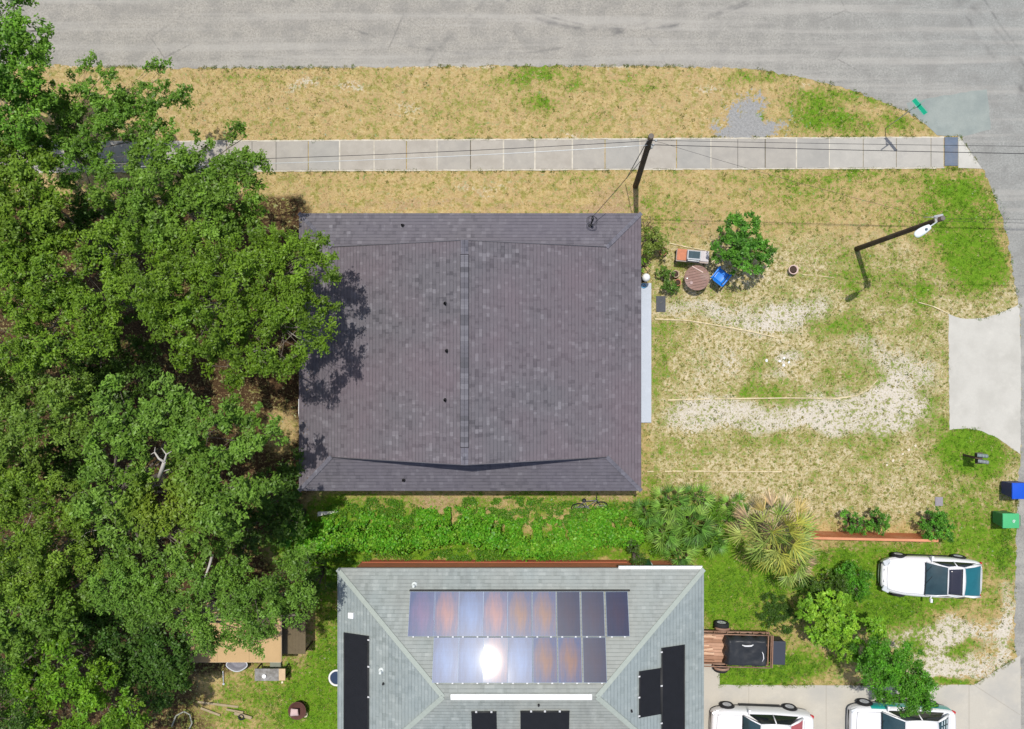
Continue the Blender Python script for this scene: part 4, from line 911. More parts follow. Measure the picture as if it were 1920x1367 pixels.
# ================================================================ BINS, MAILBOXES
def bin_(label, px, py, colb, coll, group, w_=.60, d_=.72, h_=1.05, logo=False):
    c = P(px, py, h_); t = thing('wheelie_bin', label, 'bin', (c.x, c.y, .004), 0, group); mb = MB()
    lo, hi = .80, 1.0; z0, z1 = .10, h_-.08
    q = lambda f, z: [(-d_/2*f, -w_/2*f, z), (d_/2*f, -w_/2*f, z), (d_/2*f, w_/2*f, z), (-d_/2*f, w_/2*f, z)]
    vs = q(lo, z0)+q(hi*.96, z1); mb.add(vs, [(3, 2, 1, 0), (4, 5, 6, 7), (0, 1, 5, 4), (1, 2, 6, 5), (2, 3, 7, 6), (3, 0, 4, 7)])
    mb.build('body', colb, t, bevel=.03)
    mb = MB(); mb.box((0, 0, z1+.02), (d_*1.0, w_*1.02, .05)); rows = []
    for i in range(7):
        u = i/6; rows.append([Vector((-d_*.5+d_*u, (v/6-.5)*w_*.98, z1+.045+.06*math.sin(math.pi*(.12+.76*u))*(1-(v/3-1)**2*.35))) for v in range(7)])
    mb.grid(rows, True, True); mb.build('lid', coll, t, bevel=.012)
    if logo:
        mb = MB(); mb.torus((.10, 0, z1+.122), .062, .012, 16, 5, Matrix.Scale(1, 3), 5.2); mb.box((.10, 0, z1+.122), (.04, .07, .006)); mb.build('emblem', mat('white_print', (.7, .8, .74), .5), t)
    for s in (-1, 1):
        mb = MB(); mb.lathe([(.10, -.025), (.11, 0), (.10, .025)], (d_*.36, s*w_*.36, .11), 16, Matrix.Rotation(R(90), 3, 'X')); mb.build('wheel', rubber, t)
    mb = MB(); mb.tube([(d_/2-.02, -w_*.38, z1+.01), (d_/2+.07, -w_*.36, z1+.03), (d_/2+.07, w_*.36, z1+.03), (d_/2-.02, w_*.38, z1+.01)], .016, 6); mb.build('handle', colb, t)
    return t
bin_('royal blue wheeled bin at the road edge, north of the green one', 1917, 921, mat('deep_blue_plastic', (.008, .022, .16), .4), mat('royal_blue_plastic', (.01, .085, .55), .4, var=.08), 'bins at the kerb', .72, .90)
bin_('mid green wheeled bin with a pale emblem on its lid, at the road edge', 1896, 977, mat('dark_green_plastic', (.03, .20, .075), .4), mat('mint_green_plastic', (.075, .42, .17), .4, var=.08), 'bins at the kerb', .66, .74, 1.0, True)
mc = P(1841, 860, 1.15); mbm = [mat('weathered_green_mailbox', (.20, .25, .235), .45, .2, var=.25, scale=8), mat('grey_mailbox', (.25, .27, .27), .4, .3, var=.25, scale=8)]
mt = t = thing('mailbox_stand', 'two grey-green arched mailboxes on a dark post south of the pale apron', 'mailboxes', (mc.x-.15, mc.y, 0))
mb = MB(); mb.box((0, 0, .5), (.09, .09, 1.0)); mb.build('post', mat('dark_wood_post', (.10, .07, .05), .9), t); mb = MB(); mb.box((0.10, 0, 1.0), (.34, .52, .03)); mb.build('cross_board', mat('dark_wood_post', (.10, .07, .05)), t)
for k, s in enumerate((1, -1)):
    mb = MB(); prof = [(-.085, 0), (-.085, .13)]+[(-.085*math.cos(a), .13+.085*math.sin(a)) for a in np.linspace(.3, math.pi-.3, 7)]+[(.085, .13), (.085, 0)]
    n = len(prof); vs = [(-.25, y, z) for y, z in prof]+[(.25, y, z) for y, z in prof]
    mb.add(vs, [list(range(n))[::-1], list(range(n, 2*n))]+[(i, (i+1) % n, n+(i+1) % n, n+i) for i in range(n)]); t = mb.build('mailbox', mbm[k], mt, bevel=.006, loc=(.15+.03*k, s*.135, 1.018)); t.rotation_euler = (0, 0, R(-6 if k == 0 else -9))
    mb = MB(); mb.box((-.258, 0, .11), (.012, .17, .2)); mb.build('door', trimb, t); mb = MB()
    for x in (-.14, .02, .16): mb.box((x, 0, .218), (.012, .10, .006))
    mb.build('rib', mat('pale_rib', (.45, .5, .48), .4), t)
# meter cover in the grass
p = P(1760, 940); mb = MB(); mb.box((p.x, p.y, .02), (.36, .42, .04)); mb.box((p.x, p.y, .042), (.28, .34, .01)); tag(mb.build('meter_cover', concrete('grey_meter_cover', (.27, .25, .27), .15), bevel=.008), 'small grey meter cover set in the dry grass west of the blue bin', 'meter cover')
# ================================================================ FENCE
fa, fb = P(1500, 1012), P(1760, 1018); FH = 1.1
fa, fb = P(1503, 1008, FH), P(1758, 1013.5, FH); t = thing('fence', 'weathered orange-brown board fence running east from the yellowing palm', 'fence', (fa.x, fa.y, 0), math.atan2(fb.y-fa.y, fb.x-fa.x))
Lf = math.hypot(fb.x-fa.x, fb.y-fa.y); fw = mat('orange_stained_wood', (.50, .17, .07), .85, var=.22, scale=4, bump=.3, dirt=(.56, .27, .14)); fw2 = mat('orange_cap_rail', (.62, .28, .15), .85, var=.15, scale=3, dirt=(.55, .22, .11))
mb = MB(); rq = random.Random(8); n = int(Lf/.15)
for i in range(n): mb.box(((i+.5)*Lf/n, .03, FH/2-.01), (Lf/n*.95, .02, FH-.03+rq.uniform(-.01, .01)))
mb.build('boards', fw, t); mb = MB(); mb.box((Lf/2, -.01, FH), (Lf+.06, .11, .035)); mb.box((Lf/2, -.01, .25), (Lf, .04, .08)); mb.build('cap_rail', fw2, t)
for k in range(4): mb = MB(); mb.box((.1+k*(Lf-.2)/3, -.03, FH/2-.01), (.09, .09, FH-.05)); mb.build('post', fw, t)
# ================================================================ POLES, LAMP, SIGN, WIRES
wood = mat('creosoted_pole_wood', (.075, .055, .038), .9, var=.35, scale=3, dirt=(.13, .10, .075)); woodtop = mat('grey_pole_top', (.16, .14, .12), .9, var=.3, scale=8)
def pole(label, base, top, r0, r1):
    b = P(*base); tp = Vector(top); t = thing('utility_pole', label, 'utility pole', b); mb = MB(); d = tp-b
    mb.tube([d*k/8+Vector((0, 0, -.2 if k == 0 else 0)) for k in range(9)], [r0+(r1-r0)*k/8 for k in range(9)], 14); mb.build('post', wood, t)
    mb = MB(); mb.lathe([(r1*.99, 0), (r1*.9, .012)], d, 14); mb.build('pole_top', woodtop, t); return t, tp
PT1 = P(1221, 255, 7.0); PT2 = P(1768, 409, 7.0)
t1, _ = pole('dark wooden utility pole beside the sidewalk, carrying the overhead wires', (1192, 349), PT1, .135, .105)
t2, _ = pole('dark wooden utility pole with a white street lamp, standing in the yard', (1606, 467), PT2, .125, .095)
mb = MB(); d1_ = PT1-t1.location
for k, z in enumerate((-.15, -.75, -1.1)):
    c = d1_+Vector((0, 0, z)); mb.tube([c+Vector((.08, -.10, 0)), c+Vector((.20, -.12, 0))], .012, 6); mb.lathe([(.03, -.05), (.05, -.02), (.035, .0), (.05, .02), (.03, .05)], c+Vector((.20, -.12, 0)), 10)
mb.build('insulator', mat('grey_porcelain', (.35, .37, .37), .3), t1)
mb = MB(); mb.tube([d1_+Vector((-.1, -.1, -k*.7-.2)) for k in range(10)], .018, 6); mb.build('conduit', mat('grey_conduit', (.2, .2, .2), .6), t1)
# street lamp on pole 2
al = P(1760, 414, 6.9); ah = P(1727, 434, 6.9); ta = t2; al0 = al-t2.location; d = ah-al; dn = d.normalized()
mb = MB(); mb.tube([Vector((0.1, .02, -.25)), d*.15+Vector((0, 0, .0)), d*.5+Vector((0, 0, .10)), d*.62+Vector((0, 0, .1))], .024, 8); t = mb.build('lamp_arm', mat('pale_grey_metal', (.62, .66, .66), .4, .2), t2, loc=al0)
ang = math.atan2(dn.y, dn.x); mb = MB(); rows = []
for i in range(13):
    u = i/12; w_ = .045+.105*math.sin(math.pi*min(1, u*.55+.18))**1.2*(1 if u < .85 else math.sqrt(max(0, 1-((u-.85)/.15)**2))*.9+.1); r_ = []
    for j in range(13):
        a = 2*math.pi*j/12; r_.append(Vector((u*.66, w_*math.cos(a), .55*w_*math.sin(a))))
    rows.append([Matrix.Rotation(ang, 3, 'Z') @ v+d*.58+Vector((0, 0, .1)) for v in r_])
mb.grid(rows, True); mb.add(rows[0], [list(range(12))]); mb.add(rows[-1], [list(range(12))[::-1]]); hd = mb.build('lamp_head', mat('white_lamp_housing', (.74, .80, .80), .35), t)
mb = MB(); mb.lathe([(.045, 0), (.045, .06), (.03, .075)], d*.58+dn*.22+Vector((0, 0, .175)), 12); mb.build('photocell', mat('dark_photocell', (.10, .14, .18), .4), t)
mb = MB(); mb.lathe([(.10, .015), (.095, -.03), (.05, -.07)], d*.58+dn*.42+Vector((0, 0, .03)), 16); mb.build('lens', clear_l, t)
mb = MB(); c = PT2-t2.location
mb.box(c+Vector((-.02, .05, -.25)), (.34, .24, .08), .2); mb.tube([c+Vector((-.12, .06, -.1)), c+Vector((-.55, .09, -.35))], .012, 6); mb.build('bracket', galv, t2)
# wires
def wire(label, a, b, sag, r=.012, m=None, cat='wire'):
    a, b = Vector(a), Vector(b); n = 40; mb = MB()
    mb.tube([a.lerp(b, i/n)-Vector((0, 0, 4*sag*(i/n)*(1-i/n))) for i in range(n+1)], r, 6)
    return tag(mb.build('overhead_wire', m or wirem), label, cat, 'overhead wires')
wirem = mat('black_wire', (.03, .03, .033), .6); wirel = mat('sunlit_pale_wire', (.62, .65, .64), .35, .3)  # pale wire: the sunlight along it is put into its colour
w0 = PT1+Vector((.2, -.12, -.15)); w1 = PT1+Vector((.2, -.12, -.75)); w2 = PT1+Vector((.2, -.12, -1.1))
wire('overhead wire painted pale as if sunlit, crossing the oaks west of the pole', w1, P(-1100, 300, 7.2), 2.3, .013, wirel)
wire('black overhead wire running west over the sidewalk, upper of two', w0, P(-1100, 300, 7.4), 1.9, .012)
wire('black overhead wire running east across the sidewalk ramp', w1, P(2900, 300, 7.2), .35, .014)
wire('thinner black overhead wire east of the pole, north one', w0, P(2900, 280, 7.4), .3, .009)
wire('slack service wire curving from the pole to the mast on the dark roof', w2, mastw, .55, .013)
wire('thin wire between the sidewalk pole and the lamp pole', PT1+Vector((0, 0, -.4)), PT2+Vector((0, 0, -.3)), .25, .006)
wire('thin wire running east from the lamp pole, north one', PT2+Vector((0, 0, -.1)), P(3000, 411, 7.2), .3, .006)
wire('thin wire running east from the lamp pole, south one', PT2+Vector((0, 0, -.6)), P(3000, 434, 7.0), .3, .006)
# street name sign
b = P(1660, 241); tp = P(1712, 203, 2.75); t = thing('street_sign', 'thin steel post with crossed green street name blades at the corner', 'street sign', b); d = tp-b
mb = MB(); mb.tube([Vector((0, 0, -.1)), d], .02, 8); mb.build('post', galv, t); sg = mat('green_sign_sheet', (.015, .42, .24), .4, var=.06); zc = d
mb = MB(); ang = math.radians(-50); M1 = Matrix.Rotation(ang, 3, 'Z') @ Matrix.Rotation(R(42), 3, 'X'); mb.box(zc+Vector((.20, .02, .16)), (.80, .20, .012), M=M1); o = mb.build('name_blade', sg, t)
mb = MB(); mb.box(zc+Vector((.20, .02, .16))+M1 @ Vector((0, .085, .009)), (.76, .012, .004), M=M1); mb.box(zc+Vector((.20, .02, .16))+M1 @ Vector((0, -.085, .009)), (.76, .012, .004), M=M1); mb.build('border', mat('pale_green_reflective', (.35, .68, .55), .4), o)
mb = MB(); mb.box(zc+Vector((-.02, 0, .40)), (.62, .012, .15), math.radians(35)); mb.build('name_blade', sg, t); mb = MB(); mb.box(zc+Vector((.02, 0, .10)), (.07, .07, .2)); mb.build('bracket', galv, t)
# ================================================================ THINGS IN THE EAST YARD
terr = mat('terracotta_pot', (.46, .20, .12), .85, var=.2, scale=8); soil = mat('potting_soil', (.06, .04, .03), .95, var=.3)
def pot(label, px, py, r, h, m, group='plant pots', fill=True):
    c = P(px, py, h*.5); t = thing('plant_pot', label, 'plant pot', (c.x, c.y, 0), 0, group); mb = MB()
    mb.lathe([(r*.7, 0), (r*.9, h*.8), (r*1.02, h*.82), (r*1.02, h), (r*.86, h), (r*.80, h*.75), (r*.1, h*.74)], (0, 0, 0), 20); mb.build('bowl', m, t)
    if fill: mb = MB(); mb.lathe([(r*.82, h*.76), (r*.4, h*.80), (.005, h*.82)], (0, 0, 0), 14); mb.build('soil', soil, t)
    return t
pot('round pale pinkish planter ring standing alone east of the green bush', 1486, 506, .22, .30, mat('pale_pink_clay', (.66, .48, .42), .85, var=.12, dirt=(.58, .52, .48)), None)
pot('empty pale clay pot between the leafy plants and round table', 1266, 514, .17, .26, mat('pale_clay', (.50, .38, .28), .85, var=.2))
pot('terracotta pot just south of the pale clay pot, west of the round table', 1270, 530, .16, .25, terr)
pot('terracotta pot holding the leafy shrub at the house corner', 1243, 472, .19, .28, terr)
# garden table with oven-like box
c = P(1299, 480, .75); t = thing('potting_bench', 'low bench with an orange tiled west end and grey east end, cluttered with stuff', 'bench', (c.x, c.y, 0), R(-5)); mb = MB()
mb.box((0, 0, .70), (1.50, .58, .05)); mb.build('top', mat('grey_brown_board', (.40, .33, .29), .85, var=.25, scale=5), t, bevel=.01)
for sx_ in (-1, 1):
    for sy in (-1, 1): mb = MB(); mb.box((sx_*.68, sy*.22, .34), (.07, .07, .68)); mb.build('leg', mat('dark_wood_post', (.10, .07, .05)), t)
mb = MB(); mb.box((-.50, .02, .745), (.44, .52, .04)); mb.build('tile_top', mat('orange_tiles', (.50, .19, .10), .7, var=.3, scale=9), t, bevel=.01)
mb = MB(); mb.box((.54, .03, .75), (.38, .48, .05)); mb.build('stone_top', mat('pinkish_grey_stone', (.56, .52, .52), .8, var=.15), t, bevel=.015)
c = P(1301, 479, .95); t = thing('toaster_oven', 'dark glass-topped oven box with a pale front edge, standing on the bench', 'oven', (c.x, c.y, .77), R(-5)); mb = MB()
mb.box((0, 0, .13), (.62, .42, .26)); mb.build('casing', mat('grey_enamel', (.42, .45, .47), .4, var=.1), t, bevel=.02)
mb = MB(); mb.box((0, .02, .265), (.52, .32, .012)); mb.build('glass_top', mat('dark_teal_glass', (.05, .085, .10), .15, var=.4, scale=6), t)
mb = MB(); mb.tube([(-.26, -.25, .20), (.26, -.25, .20)], .02, 8); mb.box((-.24, -.23, .2), (.02, .06, .02)); mb.box((.24, -.23, .2), (.02, .06, .02)); mb.build('handle', white, t)
# round table
c = P(1307, 521, .72); t = thing('round_table', 'round reddish-brown wooden garden table beside the blue chair', 'table', (c.x, c.y, 0), .2); mb = MB(); rt = .56
for i in range(9):
    y0 = -rt+i*2*rt/9; y1 = y0+2*rt/9-.012; ym = (y0+y1)/2; a_ = math.sqrt(max(.02, rt*rt-max(abs(y0), abs(y1))**2)); b_ = math.sqrt(max(.02, rt*rt-min(abs(y0), abs(y1))**2))
    al_, bl_ = math.sqrt(max(.01, rt*rt-y0*y0)), math.sqrt(max(.01, rt*rt-y1*y1)); mb.prism([(-al_, y0), (al_, y0), (bl_, y1), (-bl_, y1)], .70, .725)
mb.torus((0, 0, .71), rt, .022, 36, 6); mb.build('top', mat('red_brown_garden_wood', (.27, .165, .135), .85, var=.25, scale=5, dirt=(.34, .25, .22)), t)
mb = MB(); mb.lathe([(.28, 0), (.25, .04), (.05, .08), (.045, .66), (.16, .70)], (0, 0, 0), 18); mb.build('pedestal', mat('dark_wood_post', (.10, .07, .05)), t)
def smallobj(name, label, cat, px, py, z, prof, m, n=16):
    c = P(px, py, z); mb = MB(); mb.lathe(prof, (0, 0, 0), n); o = mb.build(name, m, loc=(c.x, c.y, z)); return tag(o, label, cat)
smallobj('saucer', 'small pale ring-shaped dish lying on the round table', 'dish', 1296, 530, .73, [(.02, .005), (.05, .008), (.075, .03), (.07, .03), (.045, .014), (.01, .012)], mat('dull_pink_ceramic', (.42, .30, .28), .5))
smallobj('cup', 'tiny white cup on the west side of the round table', 'cup', 1288, 522, .73, [(.025, 0), (.035, .06), (.03, .06), (.022, .01), (.002, .01)], white)
c = P(1308, 505, .745); mb = MB(); mb.box((0, 0, .012), (.58, .05, .024)); o = mb.build('wood_strip', mat('pale_strip', (.60, .45, .40), .8), bevel=.004, loc=(c.x, c.y, .732)); o.rotation_euler = (0, 0, R(-29)); tag(o, 'pale narrow wooden strip lying across the round table', 'wood strip')
# blue plastic armchair
bl = mat('bright_blue_plastic', (.012, .21, .72), .35, var=.10, scale=4, spec=.5); c = P(1352, 517, .4)
t = thing('garden_chair', 'bright blue plastic garden chair between the round table and the green bush', 'chair', (c.x, c.y, 0), R(52)); mb = MB()
mb.patch((-.30, -.26, .38), (.26, -.27, .42), (.26, .27, .42), (-.30, .26, .38), 6, 6, (0, 0, -.03), True); mb.build('seat', bl, t, solid=.025)
mb = MB(); mb.patch((-.27, -.25, .36), (-.50, -.26, .90), (-.50, .26, .90), (-.27, .25, .36), 6, 8, (-.05, 0, 0), True)
mb.build('backrest', bl, t, solid=.025)
for s in (-1, 1):
    mb = MB(); mb.patch((-.42, s*.27, .60), (.28, s*.27, .62), (.28, s*.36, .61), (-.42, s*.35, .60), 6, 2, (0, 0, .03), s > 0); mb.build('armrest', bl, t, solid=.022)
    for x in (-.30, .24): mb = MB(); mb.tube([(x*1.15, s*.33, 0), (x, s*.30, .60)], [.022, .03], 6); mb.build('leg', bl, t)
# doormat, pale lamp / bucket on slab, small blue item
c = P(1239, 570); mb = MB(); mb.box((0, 0, .018), (.44, .74, .03)); o = mb.build('doormat', mat('charcoal_mat', (.085, .09, .10), .9, var=.3, scale=10), bevel=.005, loc=(c.x, c.y, 0)); tag(o, 'charcoal rectangular doormat on the ground beside the porch slab', 'doormat')
c = P(1212, 520, 1.0); t = thing('garden_lantern', 'white dome lantern on a short dark stand at the north end of the porch slab', 'lantern', (c.x, c.y, 0)); mb = MB(); mb.lathe([(.14, 0), (.12, .04), (.03, .06), (.025, .85), (.08, .88)], (0, 0, 0), 14); mb.build('stand', trimb, t)
mb = MB(); mb.lathe([(.16, .86), (.19, .93), (.16, 1.04), (.09, 1.10), (.01, 1.12)], (0, 0, 0), 20); mb.build('shade', white, t)
c = P(1207, 536, .14); mb = MB(); mb.torus((0, 0, .03), .10, .022, 20, 6); mb.tube([(-.02, .0, .03), (.03, -.05, .03), (.08, -.05, .03)], .018, 6); o = mb.build('dog_leash', mat('sky_blue_webbing', (.12, .38, .62), .6), loc=(c.x, c.y, .13)); tag(o, 'coil of blue strap lying on the north end of the porch slab', 'strap')
# scattered scraps
def scraps(name, label, cat, pts, m, sz=.10, seed=2, group=None):
    r = random.Random(seed); mb = MB()
    for k, (px, py) in enumerate(pts):
        c = P(px, py); mb = MB(); n = 6; poly = [(sz*r.uniform(.5, 1)*math.cos(2*math.pi*i/n), sz*r.uniform(.5, 1)*math.sin(2*math.pi*i/n)) for i in range(n)]
        mb.prism(poly, 0, .03); o = mb.build(name, m, bevel=.006, loc=(c.x, c.y, 0)); tag(o, label[k], cat, group)
scraps('litter_scrap', ['white scrap of litter in the sandy yard, %s' % q for q in ('second from the west of the cluster', 'northernmost of the cluster', 'easternmost of the cluster', 'southernmost of the cluster', 'apart to the west of the cluster')], 'litter', [(1462, 677), (1470, 672), (1479, 679), (1469, 685), (1437, 676)], mat('white_litter', (.72, .74, .74), .7), .09, 2, 'white litter in the sandy yard')
scraps('stone', ['pale stone in the diagonal row, %s' % q for q in ('second from its southwest end', 'middle one', 'second from its northeast end', 'at its northeast end', 'at its southwest end')], 'stone', [(1674, 864), (1692, 851), (1704, 843), (1716, 836), (1663, 872)], mat('cream_stone', (.66, .58, .44), .9), .09, 5, 'pale stones in a diagonal row')
# bicycle lying against the vines
t = thing('bicycle', 'dark bicycle leaning over among the weeds beside the green vine hedge', 'bicycle', P(1104, 957)); t.rotation_euler = (R(-46), 0, R(4)); bk = mat('bike_black', (.03, .03, .035), .45); sv = mat('bike_silver', (.5, .5, .5), .35, .6)
Mv = Matrix.Rotation(R(90), 3, 'X')
for x in (-.50, .55):
    mb = MB(); mb.torus((x, 0, .33), .31, .022, 30, 6, Mv); o = mb.build('wheel', rubber, t); mb = MB()
    for k in range(12): a = math.pi*k/12; mb.tube([(x+.3*math.cos(a), 0, .33+.3*math.sin(a)), (x-.3*math.cos(a), 0, .33-.3*math.sin(a))], .0025, 3, False)
    mb.lathe([(.02, -.03), (.02, .03)], (x, 0, .33), 8, Mv); mb.build('spokes', sv, o)
mb = MB(); A, B, C_, D_ = (-.50, 0, .33), (-.08, 0, .30), (-.20, 0, .78), (.38, 0, .80)
for p, q_ in ((A, B), (A, C_), (B, C_), (B, D_), (C_, D_), (D_, (.55, 0, .33)), (D_, (.35, 0, .95))): mb.tube([p, q_], .019, 6)
mb.build('frame', mat('bike_frame_grey', (.22, .20, .22), .4, .2), t); mb = MB(); mb.tube([(.42, -.28, .96), (.36, -.1, .98), (.36, .1, .98), (.42, .28, .96)], .015, 6); mb.build('handlebar', bk, t)
mb = MB(); mb.lathe([(.03, 0), (.10, .03), (.07, .06), (.01, .07)], (-.22, 0, .84), 12); mb.tube([(-.2, 0, .78), (-.22, 0, .85)], .014, 6); mb.build('saddle', bk, t)
mb = MB(); mb.lathe([(.09, -.01), (.09, .01)], (-.08, 0, .30), 16, Mv); mb.tube([(-.08, -.04, .30), (.06, -.08, .24)], .012, 5); mb.tube([(-.08, .04, .30), (-.22, .08, .36)], .012, 5); mb.build('crankset', sv, t)
# white board and pale panel by the southwest corner of house 1
c = P(613, 963, .25); mb = MB(); mb.prism([(-.48, -.16), (.50, .02), (.46, .09), (-.46, .05)], .20, .235); o = mb.build('board', mat('white_board', (.76, .74, .69), .6, var=.05), bevel=.006, loc=(c.x, c.y, -.10)); tag(o, 'white tapered board lying near the southwest corner of the dark roof', 'board')
# thin pale post by the gutter of house 2
c = P(1213, 1052); t = thing('gate_post', 'green-clad post with thin pale pipe beside the white gutter of the grey-green roof', 'post', (c.x, c.y, 0)); mb = MB(); mb.box((-.1, .05, .55), (.34, .10, 1.1)); mb.build('panel', mat('dark_green_slat', (.03, .13, .05), .7), t); mb = MB(); mb.tube([(.10, .1, 0), (.10, .1, 1.3)], .022, 6); mb.build('pipe', mat('pale_pvc', (.62, .66, .64)), t)
# gutter piece at west eave of house 1
p = P(562, 770, 2.7); mb = MB(); mb.tube([(p.x-.03, p.y+.5, 2.66), (p.x-.05, p.y-.1, 2.62), (p.x-.02, p.y-.42, 2.60)], .04, 8); o = mb.build('eave_pipe', white); o.parent = h1; o.location = -off
# ================================================================ SOUTH-WEST YARD
ply = mat('weathered_plywood', (.50, .34, .17), .85, var=.10, scale=2, dirt=(.42, .27, .12)); SZ = 1.9
p0, p1 = P(348, 1130, SZ), P(527, 1241, SZ); t = thing('shed', 'lean-to shed with a tan plywood roof, half under the oak boughs', 'shed', ((p0.x+p1.x)/2, (p0.y+p1.y)/2, 0)); wx, wy = (p1.x-p0.x), (p0.y-p1.y)
mb = MB(); k = 3
for i in range(k): mb.box((-wx/2+wx*(i+.5)/k, 0, SZ), (wx/k-.008, wy, .03))
mb.build('roof', ply, t); mb = MB(); mb.box((0, -wy/2-.012, SZ-.03), (wx, .02, .08)); mb.box((wx/2+.012, 0, SZ-.03), (.02, wy-.02, .08)); mb.build('edge_board', mat('pale_edge_board', (.60, .45, .28), .8), t)
mb = MB(); mb.box((0, .25, SZ/2-.04), (wx-.4, wy-.9, SZ-.1)); mb.build('wall', mat('dark_shed_wall', (.10, .07, .05), .9), t)
q0, q1 = P(529, 1150, 1.2), P(573, 1226, 1.2)
t = thing('lean_to', 'brown corrugated lean-to roof beside the plywood shed roof', 'lean-to', ((q0.x+q1.x)/2, (q0.y+q1.y)/2, 0)); mb = MB(); n = 14; ww = (q1.x-q0.x); hh = (q0.y-q1.y)
for i in range(n): mb.box((-ww/2+ww*(i+.5)/n, 0, 1.2+.008*(i % 2)), (ww/n, hh, .015))
mb.build('roof', mat('brown_corrugated', (.135, .105, .06), .8, var=.2), t)
for sx_ in (-1, 1):
    for sy in (-1, 1): mb = MB(); mb.box((sx_*(ww/2-.06), sy*(hh/2-.06), .59), (.06, .06, 1.18)); mb.build('post', mat('dark_wood_post', (.10, .07, .05)), t)
c = P(444, 1247, .35); t = thing('tub', 'grey kidney-shaped plastic tub with a pale rim, at the shed\'s south edge', 'tub', (c.x, c.y, 0)); pts = [(.46*math.cos(a)*(1+.06*math.cos(2*a)), .30*math.sin(a)*(1-.28*math.cos(a*1.0)**2*(1 if math.sin(a) < 0 else 0))) for a in np.linspace(0, 2*math.pi, 25)[:-1]]
mb = MB(); rows = [[Vector((x*f, y*f, z)) for x, y in pts+pts[:1]] for f, z in ((.05, .06), (.62, .07), (.84, .14), (.95, .34))]; mb.grid(rows, True); mb.build('basin', mat('dull_lilac_grey', (.22, .22, .25), .6), t, solid=.012)
mb = MB(); mb.tube([(x, y, .35) for x, y in pts+pts[:2]], .028, 6, False); mb.build('rim', mat('pale_rim', (.58, .60, .62), .5), t)
c = P(420, 1268, .0); mb = MB(); mb.tube([(0, .30, .12), (0, -.34, .05)], .022, 6); mb.lathe([(.05, 0), (.05, .02)], (0, -.34, .04), 8); o = mb.build('pipe', mat('pale_rim', (.58, .60, .62)), loc=(c.x, c.y, 0)); tag(o, 'thin pale pipe standing out from the shed toward the dark grass', 'pipe')
c = P(508, 1265, .7); t = thing('work_table', 'small grey worktop with a tan board at its east end, near the shed', 'table', (c.x, c.y, 0)); mb = MB(); mb.box((-.17, 0, .70), (1.14, .56, .05)); mb.build('top', mat('mottled_grey_top', (.20, .19, .17), .7, var=.6, scale=7, dirt=(.42, .42, .42)), t, bevel=.01)
mb = MB(); mb.box((.52, .01, .71), (.30, .54, .05)); mb.build('end_board', mat('tan_board', (.58, .43, .26), .8), t, bevel=.01)
for sx_ in (-.68, .60):
    for sy in (-.22, .22): mb = MB(); mb.box((sx_, sy, .34), (.05, .05, .68)); mb.build('leg', trimb, t)
c2 = P(496, 1267, .8); smallobj('bowl', 'small white bowl standing on the grey worktop', 'bowl', 496, 1267, .73, [(.04, 0), (.10, .07), (.09, .07), (.035, .02), (.005, .02)], white)
smallobj('tin', 'small pale tin at the corner of the tan board on the worktop', 'tin', 530, 1278, .74, [(.05, 0), (.05, .09), (.04, .09), (.04, .02), (.005, .02)], mat('cream_tin', (.66, .60, .45), .5))
c = P(515, 1248, .3); mb = MB(); mb.box((0, 0, .2), (.5, .25, .03)); mb.box((-.2, 0, .1), (.04, .2, .2)); mb.box((.2, 0, .1), (.04, .2, .2)); o = mb.build('step_stool', mat('grey_green_board', (.22, .24, .19), .8), loc=(c.x, c.y, 0)); tag(o, 'low grey-green stool between the shed and the worktop', 'stool')
rq = random.Random(6); brd = mat('old_grey_board', (.36, .29, .18), .9, var=.25, scale=5)
for k, (x0, y0, x1, y1, w_) in enumerate(((370, 1317, 446, 1327, .10), (376, 1328, 412, 1342, .10), (424, 1330, 456, 1336, .09), (440, 1336, 472, 1346, .14))):
    a_, b_ = P(x0, y0, .1), P(x1, y1, .1); mb = MB(); d = b_-a_; mb.box((0, 0, 0), (d.length, w_, .03)); o = mb.build('loose_plank', brd, bevel=.004, loc=((a_+b_)/2).to_tuple()[:2]+(.04+.03*k,)); o.rotation_euler = (0, .02, math.atan2(d.y, d.x))
    tag(o, ['long grey plank, top one of the heap in the shaded grass', 'slanting short grey plank lying across the heap in the shaded grass', 'thin pale plank east of the heap in the shaded grass', 'wide tan plank nearest the old tyre in the shaded grass'][k], 'plank', 'planks in the shaded grass')
c = P(452, 1345, .15); mb = MB(); mb.torus((0, 0, .06), .12, .04, 20, 8); o = mb.build('small_tyre', rubber, loc=(c.x, c.y, .06)); tag(o, 'small black tyre lying beside the tan plank', 'tyre')
mb = MB(); pts = [P(322, 1362, .1)+Vector((0, 0, 0)), P(330, 1342, .2), P(345, 1334, .3), P(356, 1340, .25), P(360, 1356, .15), P(352, 1372, .1)]; mb.tube(pts, .035, 7); tag(mb.build('hose', mat('pale_grey_hose', (.34, .34, .28), .6)), 'pale curved length of hose at the foot of the oaks', 'hose')
c = P(557, 1333, .45); t = thing('fire_pit', 'rusty round fire pit with a pale cloth over it, west of the grey-green roof', 'fire pit', (c.x, c.y, 0)); mb = MB()
mb.lathe([(.24, 0), (.20, .05), (.05, .10), (.34, .28), (.42, .46), (.39, .46), (.31, .30), (.01, .20)], (0, 0, 0), 22); mb.build('bowl', mat('dark_rust', (.11, .05, .04), .85, var=.3), t)
mb = MB(); mb.patch((-.32, -.25, .46), (-.28, .12, .48), (.05, .10, .50), (.08, -.22, .47), 6, 6, (0, 0, .06), False); mb.build('cloth', mat('pale_pink_cloth', (.56, .42, .40), .9, var=.15), t, solid=.01)
